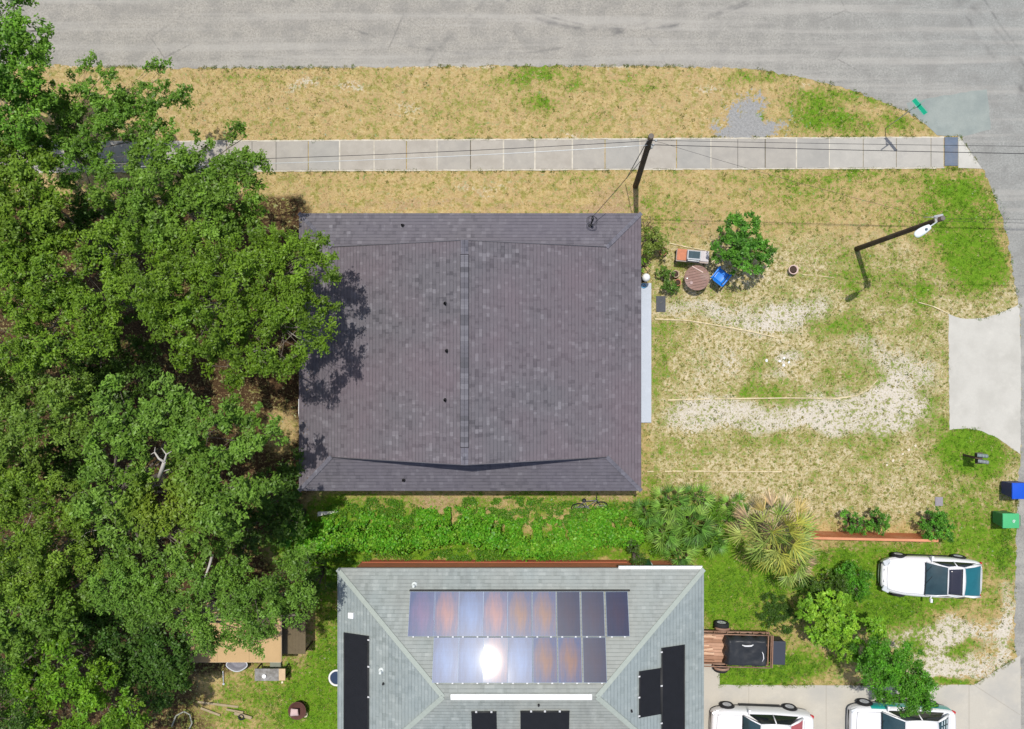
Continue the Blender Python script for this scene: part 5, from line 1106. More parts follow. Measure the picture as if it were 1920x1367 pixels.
smallobj('bucket', 'small cream bucket touching the east side of the brown fire pit', 'bucket', 572, 1341, .2, [(.09, -.2), (.11, 0), (.10, 0), (.08, -.17), (.005, -.17)], mat('cream_tin', (.66, .60, .45)))
c = P(629, 1271, .9); t = thing('satellite_dish', 'white-rimmed round dish peeking out past the west eave of the grey-green roof', 'dish', (c.x+.06, c.y, 0)); mb = MB(); mb.torus((0, 0, .9), .34, .045, 28, 8); mb.build('rim', white, t)
mb = MB(); mb.lathe([(.33, .90), (.25, .84), (.01, .80)], (0, 0, 0), 24); mb.build('bowl', mat('navy_basin', (.03, .05, .10), .4), t); mb = MB(); mb.tube([(0, 0, 0), (0, 0, .8)], .04, 8); mb.build('stand', galv, t)
# ================================================================ VEGETATION
def leafmat(name, trans=.35, rough=.5):
    a = NT(name); c = a.attr('col', True); bs = a.n('BsdfPrincipled', {'Base Color': c, 'Roughness': rough, 'Specular IOR Level': .25})
    tc_ = a.mix(.5, c, (.25, .45, .03)); tr = a.n('BsdfTranslucent', {0: a.mix(.35, c, (.12, .25, .01))}); mx = a.n('MixShader', {0: trans, 1: bs, 2: tr}); a.n('OutputMaterial', {0: mx}); return a.m
LM = leafmat('leaf_surface', .30, .42)
bark = mat('grey_oak_bark', (.20, .17, .14), .9, var=.3, scale=4, dirt=(.10, .085, .07)); barkp = mat('bleached_dead_wood', (.46, .43, .38), .9, var=.2, scale=6)
def unit(v): return v/np.maximum(np.linalg.norm(v, axis=1, keepdims=True), 1e-9)
def leaves(cent, nrm, ls, lw, cols, r):
    """folded diamond leaves: 2 triangles sharing the midrib"""
    n = len(cent); t = unit(np.cross(nrm, r.normal(size=(n, 3)))); b = np.cross(nrm, t)
    p0 = cent-t*ls[:, None]; p2 = cent+t*ls[:, None]; up_ = nrm*(lw*.35)[:, None]
    p1 = cent+b*lw[:, None]+up_; p3 = cent-b*lw[:, None]+up_
    v = np.stack([p0, p1, p2, p3], 1).reshape(-1, 3); f = (np.arange(n)[:, None]*4+np.array([0, 1, 2, 3])[None]); return v, f, np.repeat(cols, 4, 0)
def foliage(name, lobes, dens, per, cr, lsize, pal, parent, seed, flat=.45, zmin=.3, low=.25, yell=None, gap=.42, up=1.0, inner=.25):
    """lobes: (x,y,z,rx,rz). clumps of leaves over every lobe's shell; returns clump centres"""
    r = np.random.default_rng(seed); C = []; N = []
    for (x, y, z, rx, rz) in lobes:
        n = max(5, int(dens*rx*rx*3.1)); d = r.normal(size=(n, 3)); d = unit(d); d[:, 2] = np.where(d[:, 2] < -low, -d[:, 2], d[:, 2])
        rad = np.where(r.random(n) < inner, r.uniform(.35, .8, n), r.uniform(.82, 1.06, n))[:, None]
        c = d*rad*np.array([rx, rx, rz])+np.array([x, y, z]); C.append(c); N.append(d)
    C = np.concatenate(C); N = np.concatenate(N); k = fbm(C[:, 0]*7+C[:, 2]*3, C[:, 1]*7, 6.5, seed+100, 2) > gap-.12; C = C[k]; N = N[k]
    C[:, 2] = np.maximum(C[:, 2], zmin)
    m = len(C); csz = cr*r.uniform(.55, 1.35, m); cnt = (per*(csz/cr)**2*r.uniform(.7, 1.2, m)).astype(int)+3; I = np.repeat(np.arange(m), cnt); n = len(I)
    # each clump is a spray of shoots: leaves strung along a few short twigs
    ns = 9; sd_ = r.normal(size=(m, ns, 3)); sd_[..., 2] = sd_[..., 2]*.45+.25; sd_ += N[:, None]*.7; sd_ /= np.linalg.norm(sd_, axis=2, keepdims=True)
    si = r.integers(0, ns, n); dr = sd_[I, si]; tt = r.uniform(.1, 1.0, n)**.8
    p = C[I]+dr*(tt*csz[I])[:, None]+r.normal(size=(n, 3))*(csz[I]*.13)[:, None]*np.array([1, 1, flat*1.6])
    nr = unit(r.normal(size=(n, 3))*.62+dr*.35+np.array([0, 0, up])); ls = lsize*r.uniform(.65, 1.35, n); 
    pal = np.array(pal); ci = r.integers(0, len(pal), m); tv = np.array([r.uniform(.90, 1.18), r.uniform(.94, 1.06), r.uniform(.5, 1.05)]); c = (pal[ci][I]*.6+pal[r.integers(0, len(pal), n)]*.4)*tv; c = c*r.uniform(.72, 1.3, (n, 1))*r.uniform(.72, 1.25, (m, 1))[I]
    if yell is not None:
        yc, yr = yell; dd = np.exp(-(((p[:, 0]-yc[0])**2+(p[:, 1]-yc[1])**2)/yr**2))[:, None]; c = c*(1-.6*dd)+np.array([.26, .30, .02])*.6*dd
    tip = (tt[:, None]**2)*.25; c = c*(1-tip)+np.array([.17, .27, .03])*tip
    v, f, cc = leaves(p, nr, ls, ls*r.uniform(.38, .55, n), c, r)
    me = np_mesh(name, v-np.array(parent.location)[None], f, LM, np.clip(cc, 0, 1)); return link(name, me, parent), C
def limbs(parent, base, lobes, C, r0, seed, h0=.45, dead=0, wm=None, twig=.35):
    r = random.Random(seed); off_ = Vector(parent.location); mb = MB(); b = Vector(base)
    zc = sum(l[2] for l in lobes)/len(lobes); fork = b+Vector((r.uniform(-.3, .3), r.uniform(-.3, .3), zc*h0))
    mb.tube([b-off_-Vector((0, 0, .15)), b-off_+Vector((0, 0, .25)), (b+fork)/2-off_+Vector((r.uniform(-.1, .1), r.uniform(-.1, .1), 0)), fork-off_], [r0*1.35, r0*1.05, r0*.9, r0*.8], 10)
    mb.build('trunk', bark, parent); mb = MB(); db = MB(); Cl = [Vector(c) for c in C]
    for l in lobes:
        e = Vector((l[0], l[1], l[2]+l[4]*.15)); d = e-fork; rr_ = r0*.30*min(1, .5+l[3]/3); pts = []
        for i in range(8):
            u = i/7; pts.append(fork+d*u+Vector((math.sin(u*5+l[0])*.16*u, math.cos(u*4+l[1])*.16*u, math.sin(u*math.pi)*.35*d.length*.12)))
        mb.m = 0; mb.tube([p-off_ for p in pts], [rr_*(1-.72*i/7) for i in range(8)], 7)
        near = [c for c in Cl if (c-e).length < l[3]*1.2]; r.shuffle(near)
        for c in near[:int(10+14*l[3]*twig)]:
            st = pts[r.choice([4, 5, 6, 7])]; md = (st+c)/2+Vector((r.uniform(-.12, .12), r.uniform(-.12, .12), r.uniform(-.05, .12)))
            mb.m = 1 if r.random() < .10 else 0
            mb.tube([st-off_, md-off_, c-off_], [rr_*.20, rr_*.13, .008], 4, False)
    o = mb.build('limbs', [bark, barkp], parent)
OAK = [(.125, .245, .032), (.165, .305, .042), (.10, .20, .026), (.20, .345, .055), (.145, .27, .03)]
BRI = [(.10, .28, .022), (.15, .36, .028), (.08, .21, .02), (.19, .39, .04)]
DRK = [(.042, .105, .02), (.055, .13, .024), (.068, .15, .025), (.036, .085, .018)]  # darkened greens: shade between and below the crowns is put into the leaf colour
def tree(label, lobes_px, z, rz=1.9, pal=OAK, trunk=None, seed=1, dens=6.6, per=165, cr=.40, ls=.060, r0=.22, name='oak_tree', cat='tree', group='oaks over the west side of the dark roof', yell=None, gap=.42, **kw):
    L = []; rr_ = random.Random(seed)
    for (x, y, rp) in lobes_px:
        zz = z+rr_.uniform(-.5, .5); p = P(x, y, zz); rx = rp*(CAMH-zz)/FPX; L.append((p.x, p.y, zz, rx*.97, min(rz, rx*.85)))
    if trunk is None: bx = sum(l[0] for l in L)/len(L); by = sum(l[1] for l in L)/len(L)
    else: q_ = P(*trunk); bx, by = q_.x, q_.y
    ls *= rr_.uniform(.82, 1.25); t = thing(name, label, cat, (bx, by, 0), 0, group)
    if yell: q_ = P(yell[0], yell[1], z+1); yell = ((q_.x, q_.y), yell[2]*(CAMH-z)/FPX)
    o, C = foliage('crown', L, dens, per, cr, ls, pal, t, seed, yell=yell, gap=gap, **kw)
    limbs(t, (bx, by, 0), L, C, r0, seed+1); return t
tree('bright green tree rising into the northwest corner beside the road', [(8, 50, 70), (45, 45, 40), (15, 130, 70), (60, 115, 32), (25, 205, 65), (66, 210, 34), (-60, 100, 90), (20, 250, 30), (85, 165, 26), (60, 250, 30)], 6.5, trunk=(10, 150), pal=BRI, seed=11, ls=.075, cr=.38, per=110, dens=8.5)
tree('spindly open oak reaching its thin tips over the verge toward the road', [(168, 145, 28), (205, 118, 24), (196, 180, 50), (300, 140, 26), (262, 195, 36), (312, 195, 40), (180, 250, 55), (235, 240, 40), (160, 310, 50), (340, 185, 22), (240, 310, 46), (300, 260, 30), (110, 225, 36), (105, 300, 44), (130, 180, 30), (60, 290, 36)], 5.2, rz=1.1, seed=12, dens=12, per=125, cr=.28, r0=.14, trunk=(190, 320), gap=.46)
tree('oak with a pointed tip over the sidewalk, directly north-west of the dark roof corner', [(456, 268, 26), (462, 310, 36), (440, 370, 62), (380, 320, 60), (320, 370, 80), (400, 430, 70), (255, 380, 60), (468, 425, 40), (300, 300, 40), (350, 440, 60)], 6.0, seed=13, trunk=(370, 400))
tree('oak crown at the west edge of the picture, level with the sidewalk', [(20, 320, 66), (80, 345, 44), (60, 430, 70), (-30, 400, 90), (112, 470, 46), (20, 480, 60)], 6.4, seed=14)
tree('big spreading oak whose boughs hang over the dark shingle roof', [(300, 540, 60), (370, 500, 70), (450, 530, 80), (520, 495, 50), (575, 510, 50), (598, 560, 42), (560, 615, 62), (480, 610, 70), (400, 600, 70), (520, 672, 52), (440, 672, 48), (360, 660, 40), (590, 480, 30), (330, 590, 50)], 7.0, seed=15, trunk=(420, 580), r0=.30)
tree('dense mid-green oak west of the tree overhanging the dark roof', [(40, 530, 76), (130, 520, 70), (195, 560, 56), (215, 480, 52), (110, 610, 76), (20, 640, 60), (190, 630, 46), (-40, 580, 80), (260, 500, 34)], 6.8, seed=16, r0=.28)
tree('large oak with a bleached bare branch in the middle of its crown', [(240, 770, 62), (320, 760, 48), (400, 800, 62), (462, 780, 36), (490, 830, 40), (225, 840, 46), (215, 930, 62), (310, 950, 66), (390, 890, 62), (400, 960, 64), (460, 905, 50), (260, 1000, 52), (350, 1010, 48), (345, 812, 40)], 7.2, seed=17, trunk=(300, 900), r0=.30, yell=(290, 960, 62))
tree('oak at the west edge, level with the middle of the dark roof', [(30, 740, 70), (100, 760, 56), (150, 800, 44), (40, 820, 60), (-40, 780, 80), (130, 720, 36)], 6.2, seed=18)
tree('dark-hearted oak at the west edge, level with the south end of the dark roof', [(60, 930, 70), (140, 925, 50), (20, 1000, 70), (110, 1010, 64), (180, 985, 40), (-50, 940, 80), (60, 1080, 40), (190, 1050, 40)], 6.3, seed=19)
tree('broad oak spreading east toward the corner of the grey-green roof', [(240, 1080, 62), (320, 1080, 66), (400, 1080, 66), (470, 1100, 66), (540, 1090, 52), (420, 1160, 60), (500, 1160, 56), (340, 1140, 46), (560, 1140, 38), (400, 1200, 26), (575, 1050, 30), (270, 1130, 40)], 6.0, seed=20, trunk=(410, 1120), r0=.27)
tree('bright yellow-green young tree in the southwest, with upright shoots', [(95, 1180, 40), (118, 1230, 42), (75, 1270, 40), (130, 1300, 46), (180, 1275, 40), (190, 1330, 40), (245, 1335, 34), (50, 1320, 30), (110, 1370, 60), (215, 1380, 40)], 4.8, rz=1.2, pal=BRI, seed=21, ls=.08, cr=.36, per=110, dens=9, r0=.13, name='young_tree')
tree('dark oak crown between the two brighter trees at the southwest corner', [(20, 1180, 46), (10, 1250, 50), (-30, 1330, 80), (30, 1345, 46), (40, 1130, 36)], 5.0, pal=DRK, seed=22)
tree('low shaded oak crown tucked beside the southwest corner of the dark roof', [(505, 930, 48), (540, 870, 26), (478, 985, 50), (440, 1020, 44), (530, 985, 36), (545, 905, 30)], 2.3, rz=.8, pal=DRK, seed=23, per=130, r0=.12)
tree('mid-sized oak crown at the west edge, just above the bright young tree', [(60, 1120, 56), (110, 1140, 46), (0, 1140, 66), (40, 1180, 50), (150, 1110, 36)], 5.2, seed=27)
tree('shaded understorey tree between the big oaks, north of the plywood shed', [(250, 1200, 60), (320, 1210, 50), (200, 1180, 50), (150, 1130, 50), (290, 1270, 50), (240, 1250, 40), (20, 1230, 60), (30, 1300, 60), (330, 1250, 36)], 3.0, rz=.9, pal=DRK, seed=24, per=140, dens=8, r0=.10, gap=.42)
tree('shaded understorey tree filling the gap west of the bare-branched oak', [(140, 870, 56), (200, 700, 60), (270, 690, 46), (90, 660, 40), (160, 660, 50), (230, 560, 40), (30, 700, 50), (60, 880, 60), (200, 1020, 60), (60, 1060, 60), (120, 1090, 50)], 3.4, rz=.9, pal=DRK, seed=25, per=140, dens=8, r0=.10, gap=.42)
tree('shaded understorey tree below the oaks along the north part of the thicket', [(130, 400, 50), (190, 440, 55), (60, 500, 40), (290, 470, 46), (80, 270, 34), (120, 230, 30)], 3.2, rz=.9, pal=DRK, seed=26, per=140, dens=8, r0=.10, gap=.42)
# the bleached branch (part of a dead limb standing in the big oak's crown)
mb = MB(); z_ = 7.9; bp = lambda x, y, z=z_: P(x, y, z); base_ = bp(296, 905, 6.6)
t = thing('dead_branch', 'bleached bare forked branch showing in the gap of the large oak', 'branch', base_)
q_ = lambda *a: bp(*a)-base_
mb.tube([q_(296, 905, 6.6), q_(302, 885, 7.3), q_(308, 866)], [.09, .075, .06], 8); mb.tube([q_(308, 866), q_(298, 860), q_(290, 848), q_(283, 852)], [.05, .04, .03, .015], 6); mb.tube([q_(308, 866), q_(312, 852), q_(303, 840)], [.045, .03, .012], 6)
mb.tube([q_(312, 852), q_(322, 846)], [.03, .01], 5); mb.tube([q_(290, 848), q_(291, 838)], [.025, .008], 5); mb.tube([q_(302, 885, 7.3), q_(318, 880, 7.5)], [.03, .01], 5); mb.build('limb', barkp, t)
for pts, lb in ((((0, 672), (30, 671), (58, 666)), 'pale fallen-looking bare limb at the west edge of the thicket'), (((520, 584), (532, 576), (545, 579)), 'short pale bare branch over the oak beside the dark roof'), (((398, 1040), (392, 1062), (384, 1082)), 'thin bare branch in the dark gap south of the large oak'), (((150, 920), (170, 935), (182, 948)), 'crooked bare branch in the dark gap of the western oaks')):
    b0 = P(*pts[0], 7.0); mb = MB(); mb.tube([P(x, y, 7.0+.2*i)-b0 for i, (x, y) in enumerate(pts)], [.055, .045, .02], 6); o = mb.build('dead_branch', barkp, loc=b0); tag(o, lb, 'branch')
# ---------------------------------------------------------------- bushes and shrubs
def bush(label, lobes_px, z, pal, seed, name='bush', cat='bush', rz=.9, dens=9, per=80, cr=.22, ls=.045, gap=.25, group=None, stems=True, **kw):
    L = []; rr_ = random.Random(seed)
    for (x, y, rp) in lobes_px: p = P(x, y, z); rx = rp*(CAMH-z)/FPX; L.append((p.x, p.y, z, rx*.9, min(rz, max(rx, .2))))
    bx = sum(l[0] for l in L)/len(L); by = sum(l[1] for l in L)/len(L); t = thing(name, label, cat, (bx, by, 0), 0, group)
    o, C = foliage('leaves', L, dens*1.9, per, cr, ls, pal, t, seed, zmin=.06, gap=gap, **kw)
    if stems:
        mb = MB(); r = random.Random(seed); idx_ = list(range(len(C))); r.shuffle(idx_)
        for i in idx_[:22]: c = Vector(C[i])-Vector((bx, by, 0)); mb.tube([Vector((c.x*.1, c.y*.1, -.05)), Vector((c.x*.5, c.y*.5, c.z*.6)), c], [.035, .02, .008], 5)
        mb.build('stems', bark, t)
    return t
GRB = [(.065, .23, .03), (.10, .32, .035), (.06, .18, .028), (.14, .39, .04)]
YGB = [(.20, .44, .03), (.28, .54, .035), (.14, .34, .025), (.36, .58, .06)]
bush('rounded dense green bush standing east of the blue chair', [(1385, 440, 38), (1395, 482, 42), (1362, 465, 28), (1425, 470, 24), (1420, 495, 22), (1370, 415, 18), (1410, 410, 16)], 1.5, GRB, 41, rz=1.1, dens=7, per=110, ls=.055, gap=.25)
bush('yellow-green feathery bush west of the gravel patch, joining the dark round tree', [(1530, 1140, 30), (1560, 1170, 38), (1600, 1180, 34), (1570, 1120, 20), (1612, 1215, 26), (1540, 1185, 24), (1640, 1175, 16), (1580, 1215, 20)], 1.6, YGB, 42, dens=12, per=90, ls=.07, rz=.9, gap=.34)
tree('dark green round-headed tree overhanging the teal-sided sedan', [(1625, 1215, 26), (1650, 1235, 38), (1690, 1235, 34), (1670, 1270, 42), (1710, 1275, 34), (1705, 1305, 34), (1725, 1300, 20), (1640, 1255, 28)], 2.9, rz=1.0, pal=GRB, seed=43, dens=20, per=120, cr=.26, ls=.05, r0=.10, name='round_tree', group=None, trunk=(1650, 1235), gap=.3)
bush('round low green weed bush west of the small white coupe', [(1600, 1092, 34), (1585, 1072, 20)], .5, GRB, 44, rz=.5, dens=18, per=70, ls=.04)
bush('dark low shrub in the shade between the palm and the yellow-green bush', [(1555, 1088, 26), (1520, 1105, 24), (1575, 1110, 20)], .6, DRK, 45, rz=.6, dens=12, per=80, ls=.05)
bush('small green shrub touching the fence, west one of three', [(1594, 978, 22), (1612, 984, 16)], .6, GRB, 46, rz=.5, dens=14, per=50, cr=.16, ls=.045, group='shrubs in front of the board fence')
bush('spiky green shrub touching the fence, middle one of three', [(1646, 974, 21), (1654, 990, 15)], .7, GRB, 47, rz=.5, dens=14, per=50, cr=.18, ls=.06, group='shrubs in front of the board fence')
bush('green shrub at the east end of the fence, largest of three', [(1740, 972, 25), (1760, 983, 22), (1772, 1002, 16), (1742, 998, 18)], .7, GRB, 48, rz=.6, dens=12, per=60, cr=.18, ls=.05, group='shrubs in front of the board fence')
bush('leafy shrub with pale edges hugging the northeast corner of the dark roof', [(1220, 448, 20), (1238, 460, 14), (1215, 466, 14)], .8, [(.10, .17, .04), (.17, .24, .06), (.22, .28, .10)], 49, rz=.5, dens=12, per=50, cr=.2, ls=.055)
bush('reddish sparse shrub just north of the leafy corner shrub', [(1213, 424, 14)], .7, [(.26, .15, .11), (.20, .17, .08)], 50, rz=.4, dens=10, per=26, cr=.2, ls=.045)
bush('small green plant between the roof edge and the lantern', [(1209, 497, 12)], .5, YGB, 51, rz=.35, dens=16, per=40, cr=.15, ls=.045)
bush('cluster of potted green leafy plants west of the round table', [(1243, 508, 13), (1252, 524, 15), (1244, 540, 10), (1262, 543, 8)], .45, [(.09, .22, .03), (.16, .30, .06), (.05, .14, .03)], 52, rz=.35, dens=18, per=34, cr=.16, ls=.055)
bush('bright green shrub at the west end of the vine hedge', [(548, 965, 28), (562, 985, 24), (538, 1000, 22), (552, 940, 18)], 1.6, [(.06, .25, .03), (.08, .30, .035), (.05, .18, .02)], 53, rz=.9, dens=6, per=90, ls=.06)
bush('shrub against the northwest corner of the grey-green roof, below the hedge', [(600, 1085, 34), (585, 1062, 24), (612, 1058, 18), (590, 1110, 24)], 1.3, [(.07, .15, .02), (.10, .20, .03), (.05, .11, .02)], 54, rz=.8, dens=6, per=90, ls=.05)
bush('dark green creeper column beside the pale pipe post', [(1192, 1040, 14), (1196, 1055, 10), (1188, 1022, 12)], 1.2, DRK, 55, rz=1.0, dens=16, per=60, ls=.045)
# low dark leaves over a dark patch of ground
bush('dark flat patch of low leaves south of the big yellowing palm', [(1448, 1140, 32), (1470, 1158, 28), (1440, 1160, 22)], .12, DRK, 56, rz=.16, dens=16, per=70, cr=.16, ls=.03, stems=False)
# ---------------------------------------------------------------- vine hedge over a wire fence
def hedge():
    r = np.random.default_rng(60); t = thing('vine_hedge', 'long bright green hedge of creeping vines over a wire fence between the two houses', 'hedge', P(870, 1010), 0)
    n = 2600; u = r.random(n); px = 560+u*640; bot = 1028+8*np.sin(px/37.)+9*np.sin(px/83.+1)-18*np.clip((px-1080)/80, 0, 1)+6*fbm(px, px*0, 30, 61)
    wv = r.random(n); py = bot-4-wv**1.2*(46+20*fbm(px, px*0+9, 60, 62)); z = .25+1.15*np.exp(-((py-(bot-16))/17.)**2)*(.35+1.2*fbm(px, py, 20, 63))
    # hide nothing: leaves lie as a draped sheet, thick along the fence, thinning over the ground to the north
    K = 42; N = n*K; I = np.repeat(np.arange(n), K); zz = np.maximum(.05, z[I]-np.abs(r.normal(0, .16, N))-(r.random(N) < .35)*r.random(N)*z[I]); kk = (CAMH-zz)/FPX
    x = (px[I]-NX)*kk+r.normal(0, .13, N); y = (NY-py[I])*kk+r.normal(0, .11, N); hk = (fbm(x*40, y*40, 13, 66, 2) > .44) | (zz > .9)*(r.random(N) < .35); x, y, zz, I, nr_ = x[hk], y[hk], zz[hk], I[hk], 0; N = len(x)
    nr = unit(r.normal(size=(N, 3))*.75+np.array([0, .12, 1.])); ls = r.uniform(.035, .075, N); pal = np.array([(.10, .36, .015), (.14, .42, .022), (.07, .27, .015), (.20, .46, .035), (.26, .46, .04)])
    c = (pal[r.integers(0, 5, n)][I]*.6+pal[r.integers(0, 5, N)]*.4)*r.uniform(.75, 1.25, (N, 1)); v, f, cc = leaves(np.stack([x, y, zz], 1), nr, ls, ls*.75, c, r)
    link('vines', np_mesh('vines', v-np.array(t.location)[None], f, LM, cc), t)
    mb = MB(); o0 = Vector(t.location)
    for k in range(9): p = P(570+k*76, 1006); mb.tube([p-o0, p-o0+Vector((0, 0, .95))], .03, 6)
    a_, b_ = P(570, 1006), P(1178, 1006); mb.tube([a_-o0+Vector((0, 0, 1.2)), b_-o0+Vector((0, 0, .45))], .006, 6)
    for k in range(70): u_ = k/69; p = a_.lerp(b_, u_)-o0; mb.tube([p, p+Vector((0, 0, .45))], .004, 3, False)
    mb.build('wire_fence', mat('dark_green_slat', (.03, .13, .05), .7), t)
hedge()
def weeds(name, label, regs, n, seed, zmax=.28, ls=(.02, .045), pal=YGB):
    r = np.random.default_rng(seed); V = []; 
    X = []; Y = []; Z = []
    for (cx, cy, rx, ry, w_) in regs:
        k = int(n*w_); a = r.random(k)*2*np.pi; q_ = np.sqrt(r.random(k)); px = cx+rx*q_*np.cos(a)*1.05; py = cy+ry*q_*np.sin(a)*1.05; m = fbm(px, py, 11, seed+5, 2) > .44
        px, py = px[m], py[m]; z = r.random(len(px))**1.5*zmax*(.4+1.2*fbm(px, py, 16, seed+9, 2)); X.append((px-NX)/40); Y.append((NY-py)/40); Z.append(z+.01)
    x, y, z = map(np.concatenate, (X, Y, Z)); N = len(x); nr = unit(r.normal(size=(N, 3))*.5+np.array([0, 0, 1.])); l = r.uniform(*ls, N); pal = np.array(pal)
    c = pal[r.integers(0, len(pal), N)]*r.uniform(.7, 1.3, (N, 1)); v, f, cc = leaves(np.stack([x, y, z], 1), nr, l, l*.5, c, r); o = link(name, np_mesh(name, v, f, LM, cc)); tag(o, label, 'weeds', kind='stuff')
weeds('weeds', 'low bright green weeds spreading between the dark-roofed house and the vine hedge', [(700, 962, 90, 28, 1.0), (620, 1000, 60, 22, .6), (820, 985, 80, 22, .7), (900, 970, 60, 20, .4), (1010, 960, 90, 26, .9), (1110, 972, 80, 20, .7), (880, 945, 14, 16, .12), (960, 940, 40, 10, .2), (980, 1040, 130, 13, .7), (760, 1040, 60, 10, .15), (860, 1040, 60, 12, .4), (660, 1040, 40, 16, .3), (1165, 965, 40, 24, .4)], 8500, 70, pal=[(.09, .27, .015), (.13, .33, .022), (.06, .18, .012), (.20, .34, .035)])
weeds('ground_weeds', 'leafy green weeds scattered over the yards around the bushes and cars', [(1400, 1110, 70, 50, .5), (1450, 1250, 80, 26, .5), (1620, 1140, 100, 30, .5), (1560, 1050, 50, 20, .15), (620, 1160, 24, 120, .35), (560, 1320, 60, 40, .25), (1270, 990, 70, 50, .5), (1880, 1020, 16, 50, .2), (1840, 430, 50, 70, .15)], 9000, 71, .14, (.012, .03), pal=[(.09, .24, .012), (.14, .30, .02), (.06, .15, .012)])
# ---------------------------------------------------------------- palms
def fan(mb, vs, cs, org, dirv, plen, R0, n, droop, col, r, spread=1.9, wid=.022):
    """a fan frond: petiole then leaflets radiating from its end"""
    d = Vector(dirv).normalized(); side = d.cross(Vector((0, 0, 1))).normalized(); upv = side.cross(d).normalized()
    hub = Vector(org)+d*plen-Vector((0, 0, .15*plen*plen*droop)); mb.tube([Vector(org), Vector(org)+d*plen*.5+Vector((0, 0, .02)), hub], [.022, .016, .012], 5, False)
    d2 = (d-Vector((0, 0, .35*droop))).normalized()
    for i in range(n):
        a = (i/(n-1)-.5)*spread*2*(1+r.uniform(-.03, .03)); ln = R0*(1-.28*abs(a)/spread)*r.uniform(.85, 1.1); ld = (d2*math.cos(a)+side*math.sin(a)); ld.normalize()
        sd2 = ld.cross(upv).normalized(); pts = []
        for k in range(4):
            u = k/3; pts.append(hub+ld*ln*u-Vector((0, 0, 1))*droop*ln*.45*u*u+upv*.05*ln*math.sin(u*3)*(1 if i % 2 else -.4))
        ws = [.35*wid, wid, wid*.75, .1*wid]; kc = r.choice([.5, .7, .9, 1.05, 1.3]); c = [x*kc for x in col]; tipc = [c[0]*1.2+.02, c[1]*1.12, c[2]*1.1]
        b = len(vs)
        for k in range(4): vs.append(pts[k]+sd2*ws[k]+upv*.008); vs.append(pts[k]-sd2*ws[k]); cs.append(c if k < 3 else tipc); cs.append(c if k < 3 else tipc)
def palm(label, x, y, z, nf, plen, R0, cols, seed, group, droopy=.8, trunk_r=.16, n=26, dead=(), zup=(.05, 1.1), wid=.022, spread=1.9, name='palm'):
    r = random.Random(seed); c = P(x, y, z); t = thing(name, label, 'palm', (c.x, c.y, 0), 0, group)
    mb = MB(); mb.tube([(0, 0, -.1), (0, 0, z*.5), (0, 0, z)], [trunk_r*1.1, trunk_r, trunk_r*.9], 12); mb.build('trunk', mat('palm_trunk', (.19, .14, .09), .9, var=.3, scale=6), t)
    for i in range(nf):
        a = i*2.39996+r.uniform(-.25, .25); e = zup[0]+(zup[1]-zup[0])*((i+.5)/nf)+r.uniform(-.1, .1); pl = plen*(1-.25*i/nf)*r.uniform(.8, 1.1)
        isd = any(abs((a-q+math.pi) % (2*math.pi)-math.pi) < .33 for q in dead) and i < nf*.5
        mb = MB(); vs = []; cs = []; col = r.choice(cols) if not isd else r.choice([(.62, .44, .26), (.66, .54, .34), (.58, .44, .16)])
        fan(mb, vs, cs, (0, 0, z-.03), (math.cos(a)*math.cos(e), math.sin(a)*math.cos(e), math.sin(e)), pl, R0*r.uniform(.85, 1.1)*(.85 if isd else 1), n, droopy*(1.1-.3*i/nf)*(1.25 if isd else 1), col, r, wid=wid, spread=spread*(.6 if isd else 1))
        nst = len(mb.v); fs = [(b*8+k*2, b*8+k*2+1, b*8+k*2+3, b*8+k*2+2) for b in range(len(vs)//8) for k in range(3)]
        V = np.array([tuple(v) for v in mb.v]+[tuple(v) for v in vs]); CC = np.array([col]*nst+cs); FF = np.array([list(f) for f in mb.f]+[[q+nst for q in f] for f in fs])
        link('dead_frond' if isd else 'frond', np_mesh('frond', V, FF, LM, np.clip(CC, 0, 1)), t)
YP = [(.34, .44, .10), (.25, .38, .07), (.42, .48, .12), (.28, .40, .09), (.46, .46, .08)]
GP = [(.15, .33, .05), (.21, .40, .06), (.11, .25, .045), (.27, .44, .08)]
palm('big yellowing fan palm with dead tan fronds, at the fence\'s west end', 1448, 998, 2.6, 30, 1.45, 1.0, YP, 81, None, .6, .2, n=13, dead=(1.0, 1.9, 2.4), wid=.026, spread=1.3)
palm('second yellow-green palm crown leaning south-east against the big yellowing palm', 1478, 1046, 1.9, 15, .95, .8, YP, 82, None, .6, .15, n=12, dead=(5.9,), wid=.024, spread=1.2)
bush('loose bright green shrubs filling in among the green fan palms', [(1225, 985, 26), (1270, 965, 26), (1285, 1010, 28), (1320, 955, 24), (1335, 1000, 24), (1240, 1020, 20), (1350, 960, 20)], .6, [(.10, .28, .03), (.15, .34, .04), (.07, .20, .025)], 57, rz=.5, dens=9, per=70, ls=.05)
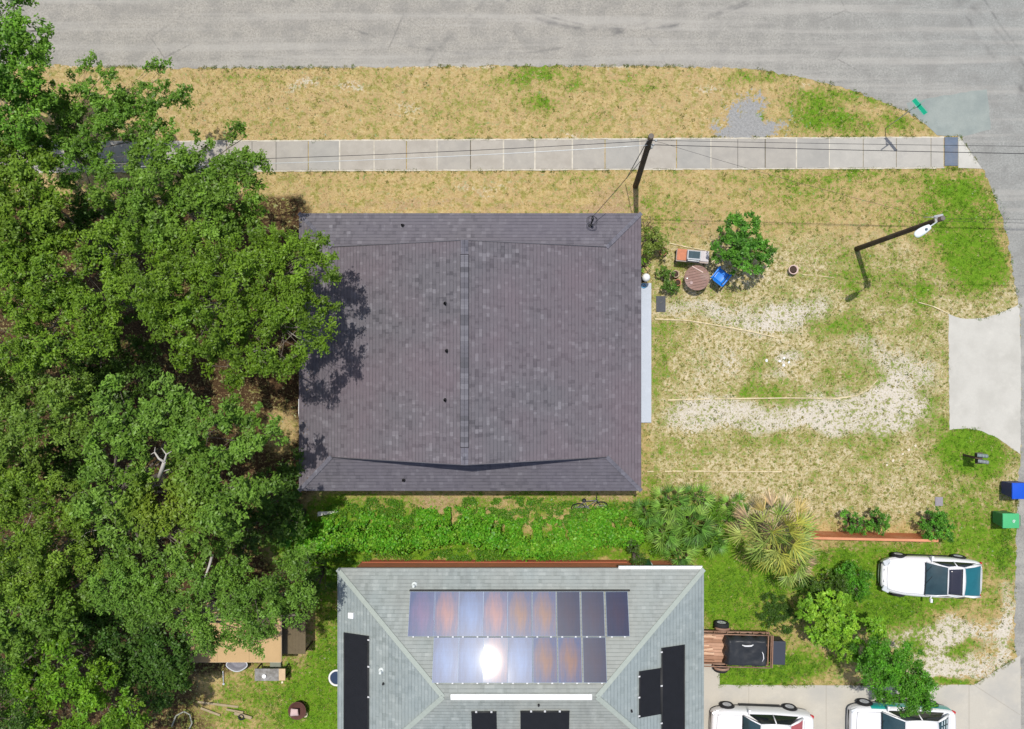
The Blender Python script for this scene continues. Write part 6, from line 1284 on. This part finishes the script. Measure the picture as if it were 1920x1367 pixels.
for k, (x, y, z, nf, pl, R0, lb) in enumerate(((1212, 962, 1.0, 13, .45, .55, 'green fan palm nearest the southeast corner of the dark roof'), (1258, 940, 1.3, 14, .55, .62, 'green fan palm with upright fronds, northern middle of the palm clump'), (1308, 935, 1.1, 13, .5, .60, 'green fan palm at the northern tip of the palm clump'),
    (1245, 1000, 1.2, 15, .55, .66, 'dense green fan palm in the middle of the palm clump'), (1300, 985, 1.4, 16, .6, .70, 'largest green fan palm, east middle of the palm clump'), (1275, 1035, 1.2, 14, .5, .62, 'pale-tipped green fan palm nearest the white gutter of the grey-green roof'), (1335, 1015, 1.0, 12, .5, .55, 'green fan palm squeezed against the west of the yellowing palm'), (1375, 950, .9, 11, .45, .55, 'dark green fan palm north-west of the yellowing palm'))):
    palm(lb, x, y, z, int(nf*.95), pl*1.0, R0*.92, GP, 90+k, 'green fan palms beside the yellowing palm', .45, .09, n=11, wid=.022, spread=1.15)

# fallen leaves under and around the oaks, and on the roof edge beneath them
def flecks():
    r = np.random.default_rng(90); n = 9000; px = 560-np.abs(r.normal(0, 220, n))+60; py = r.uniform(120, 1360, n); k = (px < 700) & ~inpoly(px, py, ROAD); px, py = px[k], py[k]
    x = (px-NX)/40; y = (NY-py)/40; z = np.full(len(x), .012); on1 = (x > XW) & (y < YN) & (y > YS)
    zz = np.minimum.reduce([ZE+(x-XW)*SL, np.where(y > gn, ZE+(YN-y)*SL, 99), np.where(y < gs, ZE+(y-YS)*SL, 99)]); z = np.where(on1, zz+.012, z); keep = ~on1 | (r.random(len(x)) < .30*np.exp(-(x-XW)/1.2)); on2 = (x > W2-.1) & (y < N2+.1)
    keep &= ~on2; x, y, z = x[keep], y[keep], z[keep]; N = len(x); nr = unit(r.normal(size=(N, 3))*.35+np.array([0, 0, 1.])); l = r.uniform(.018, .04, N)
    pal = np.array([(.30, .19, .09), (.42, .30, .14), (.20, .12, .06), (.45, .38, .16)]); c = pal[r.integers(0, 4, N)]; v, f, cc = leaves(np.stack([x, y, z], 1), nr, l, l*.5, c, r)
    tag(link('fallen_leaves', np_mesh('fallen_leaves', v, f, LM, cc)), 'dry brown leaves scattered under the oaks', 'leaves', kind='stuff')
flecks()
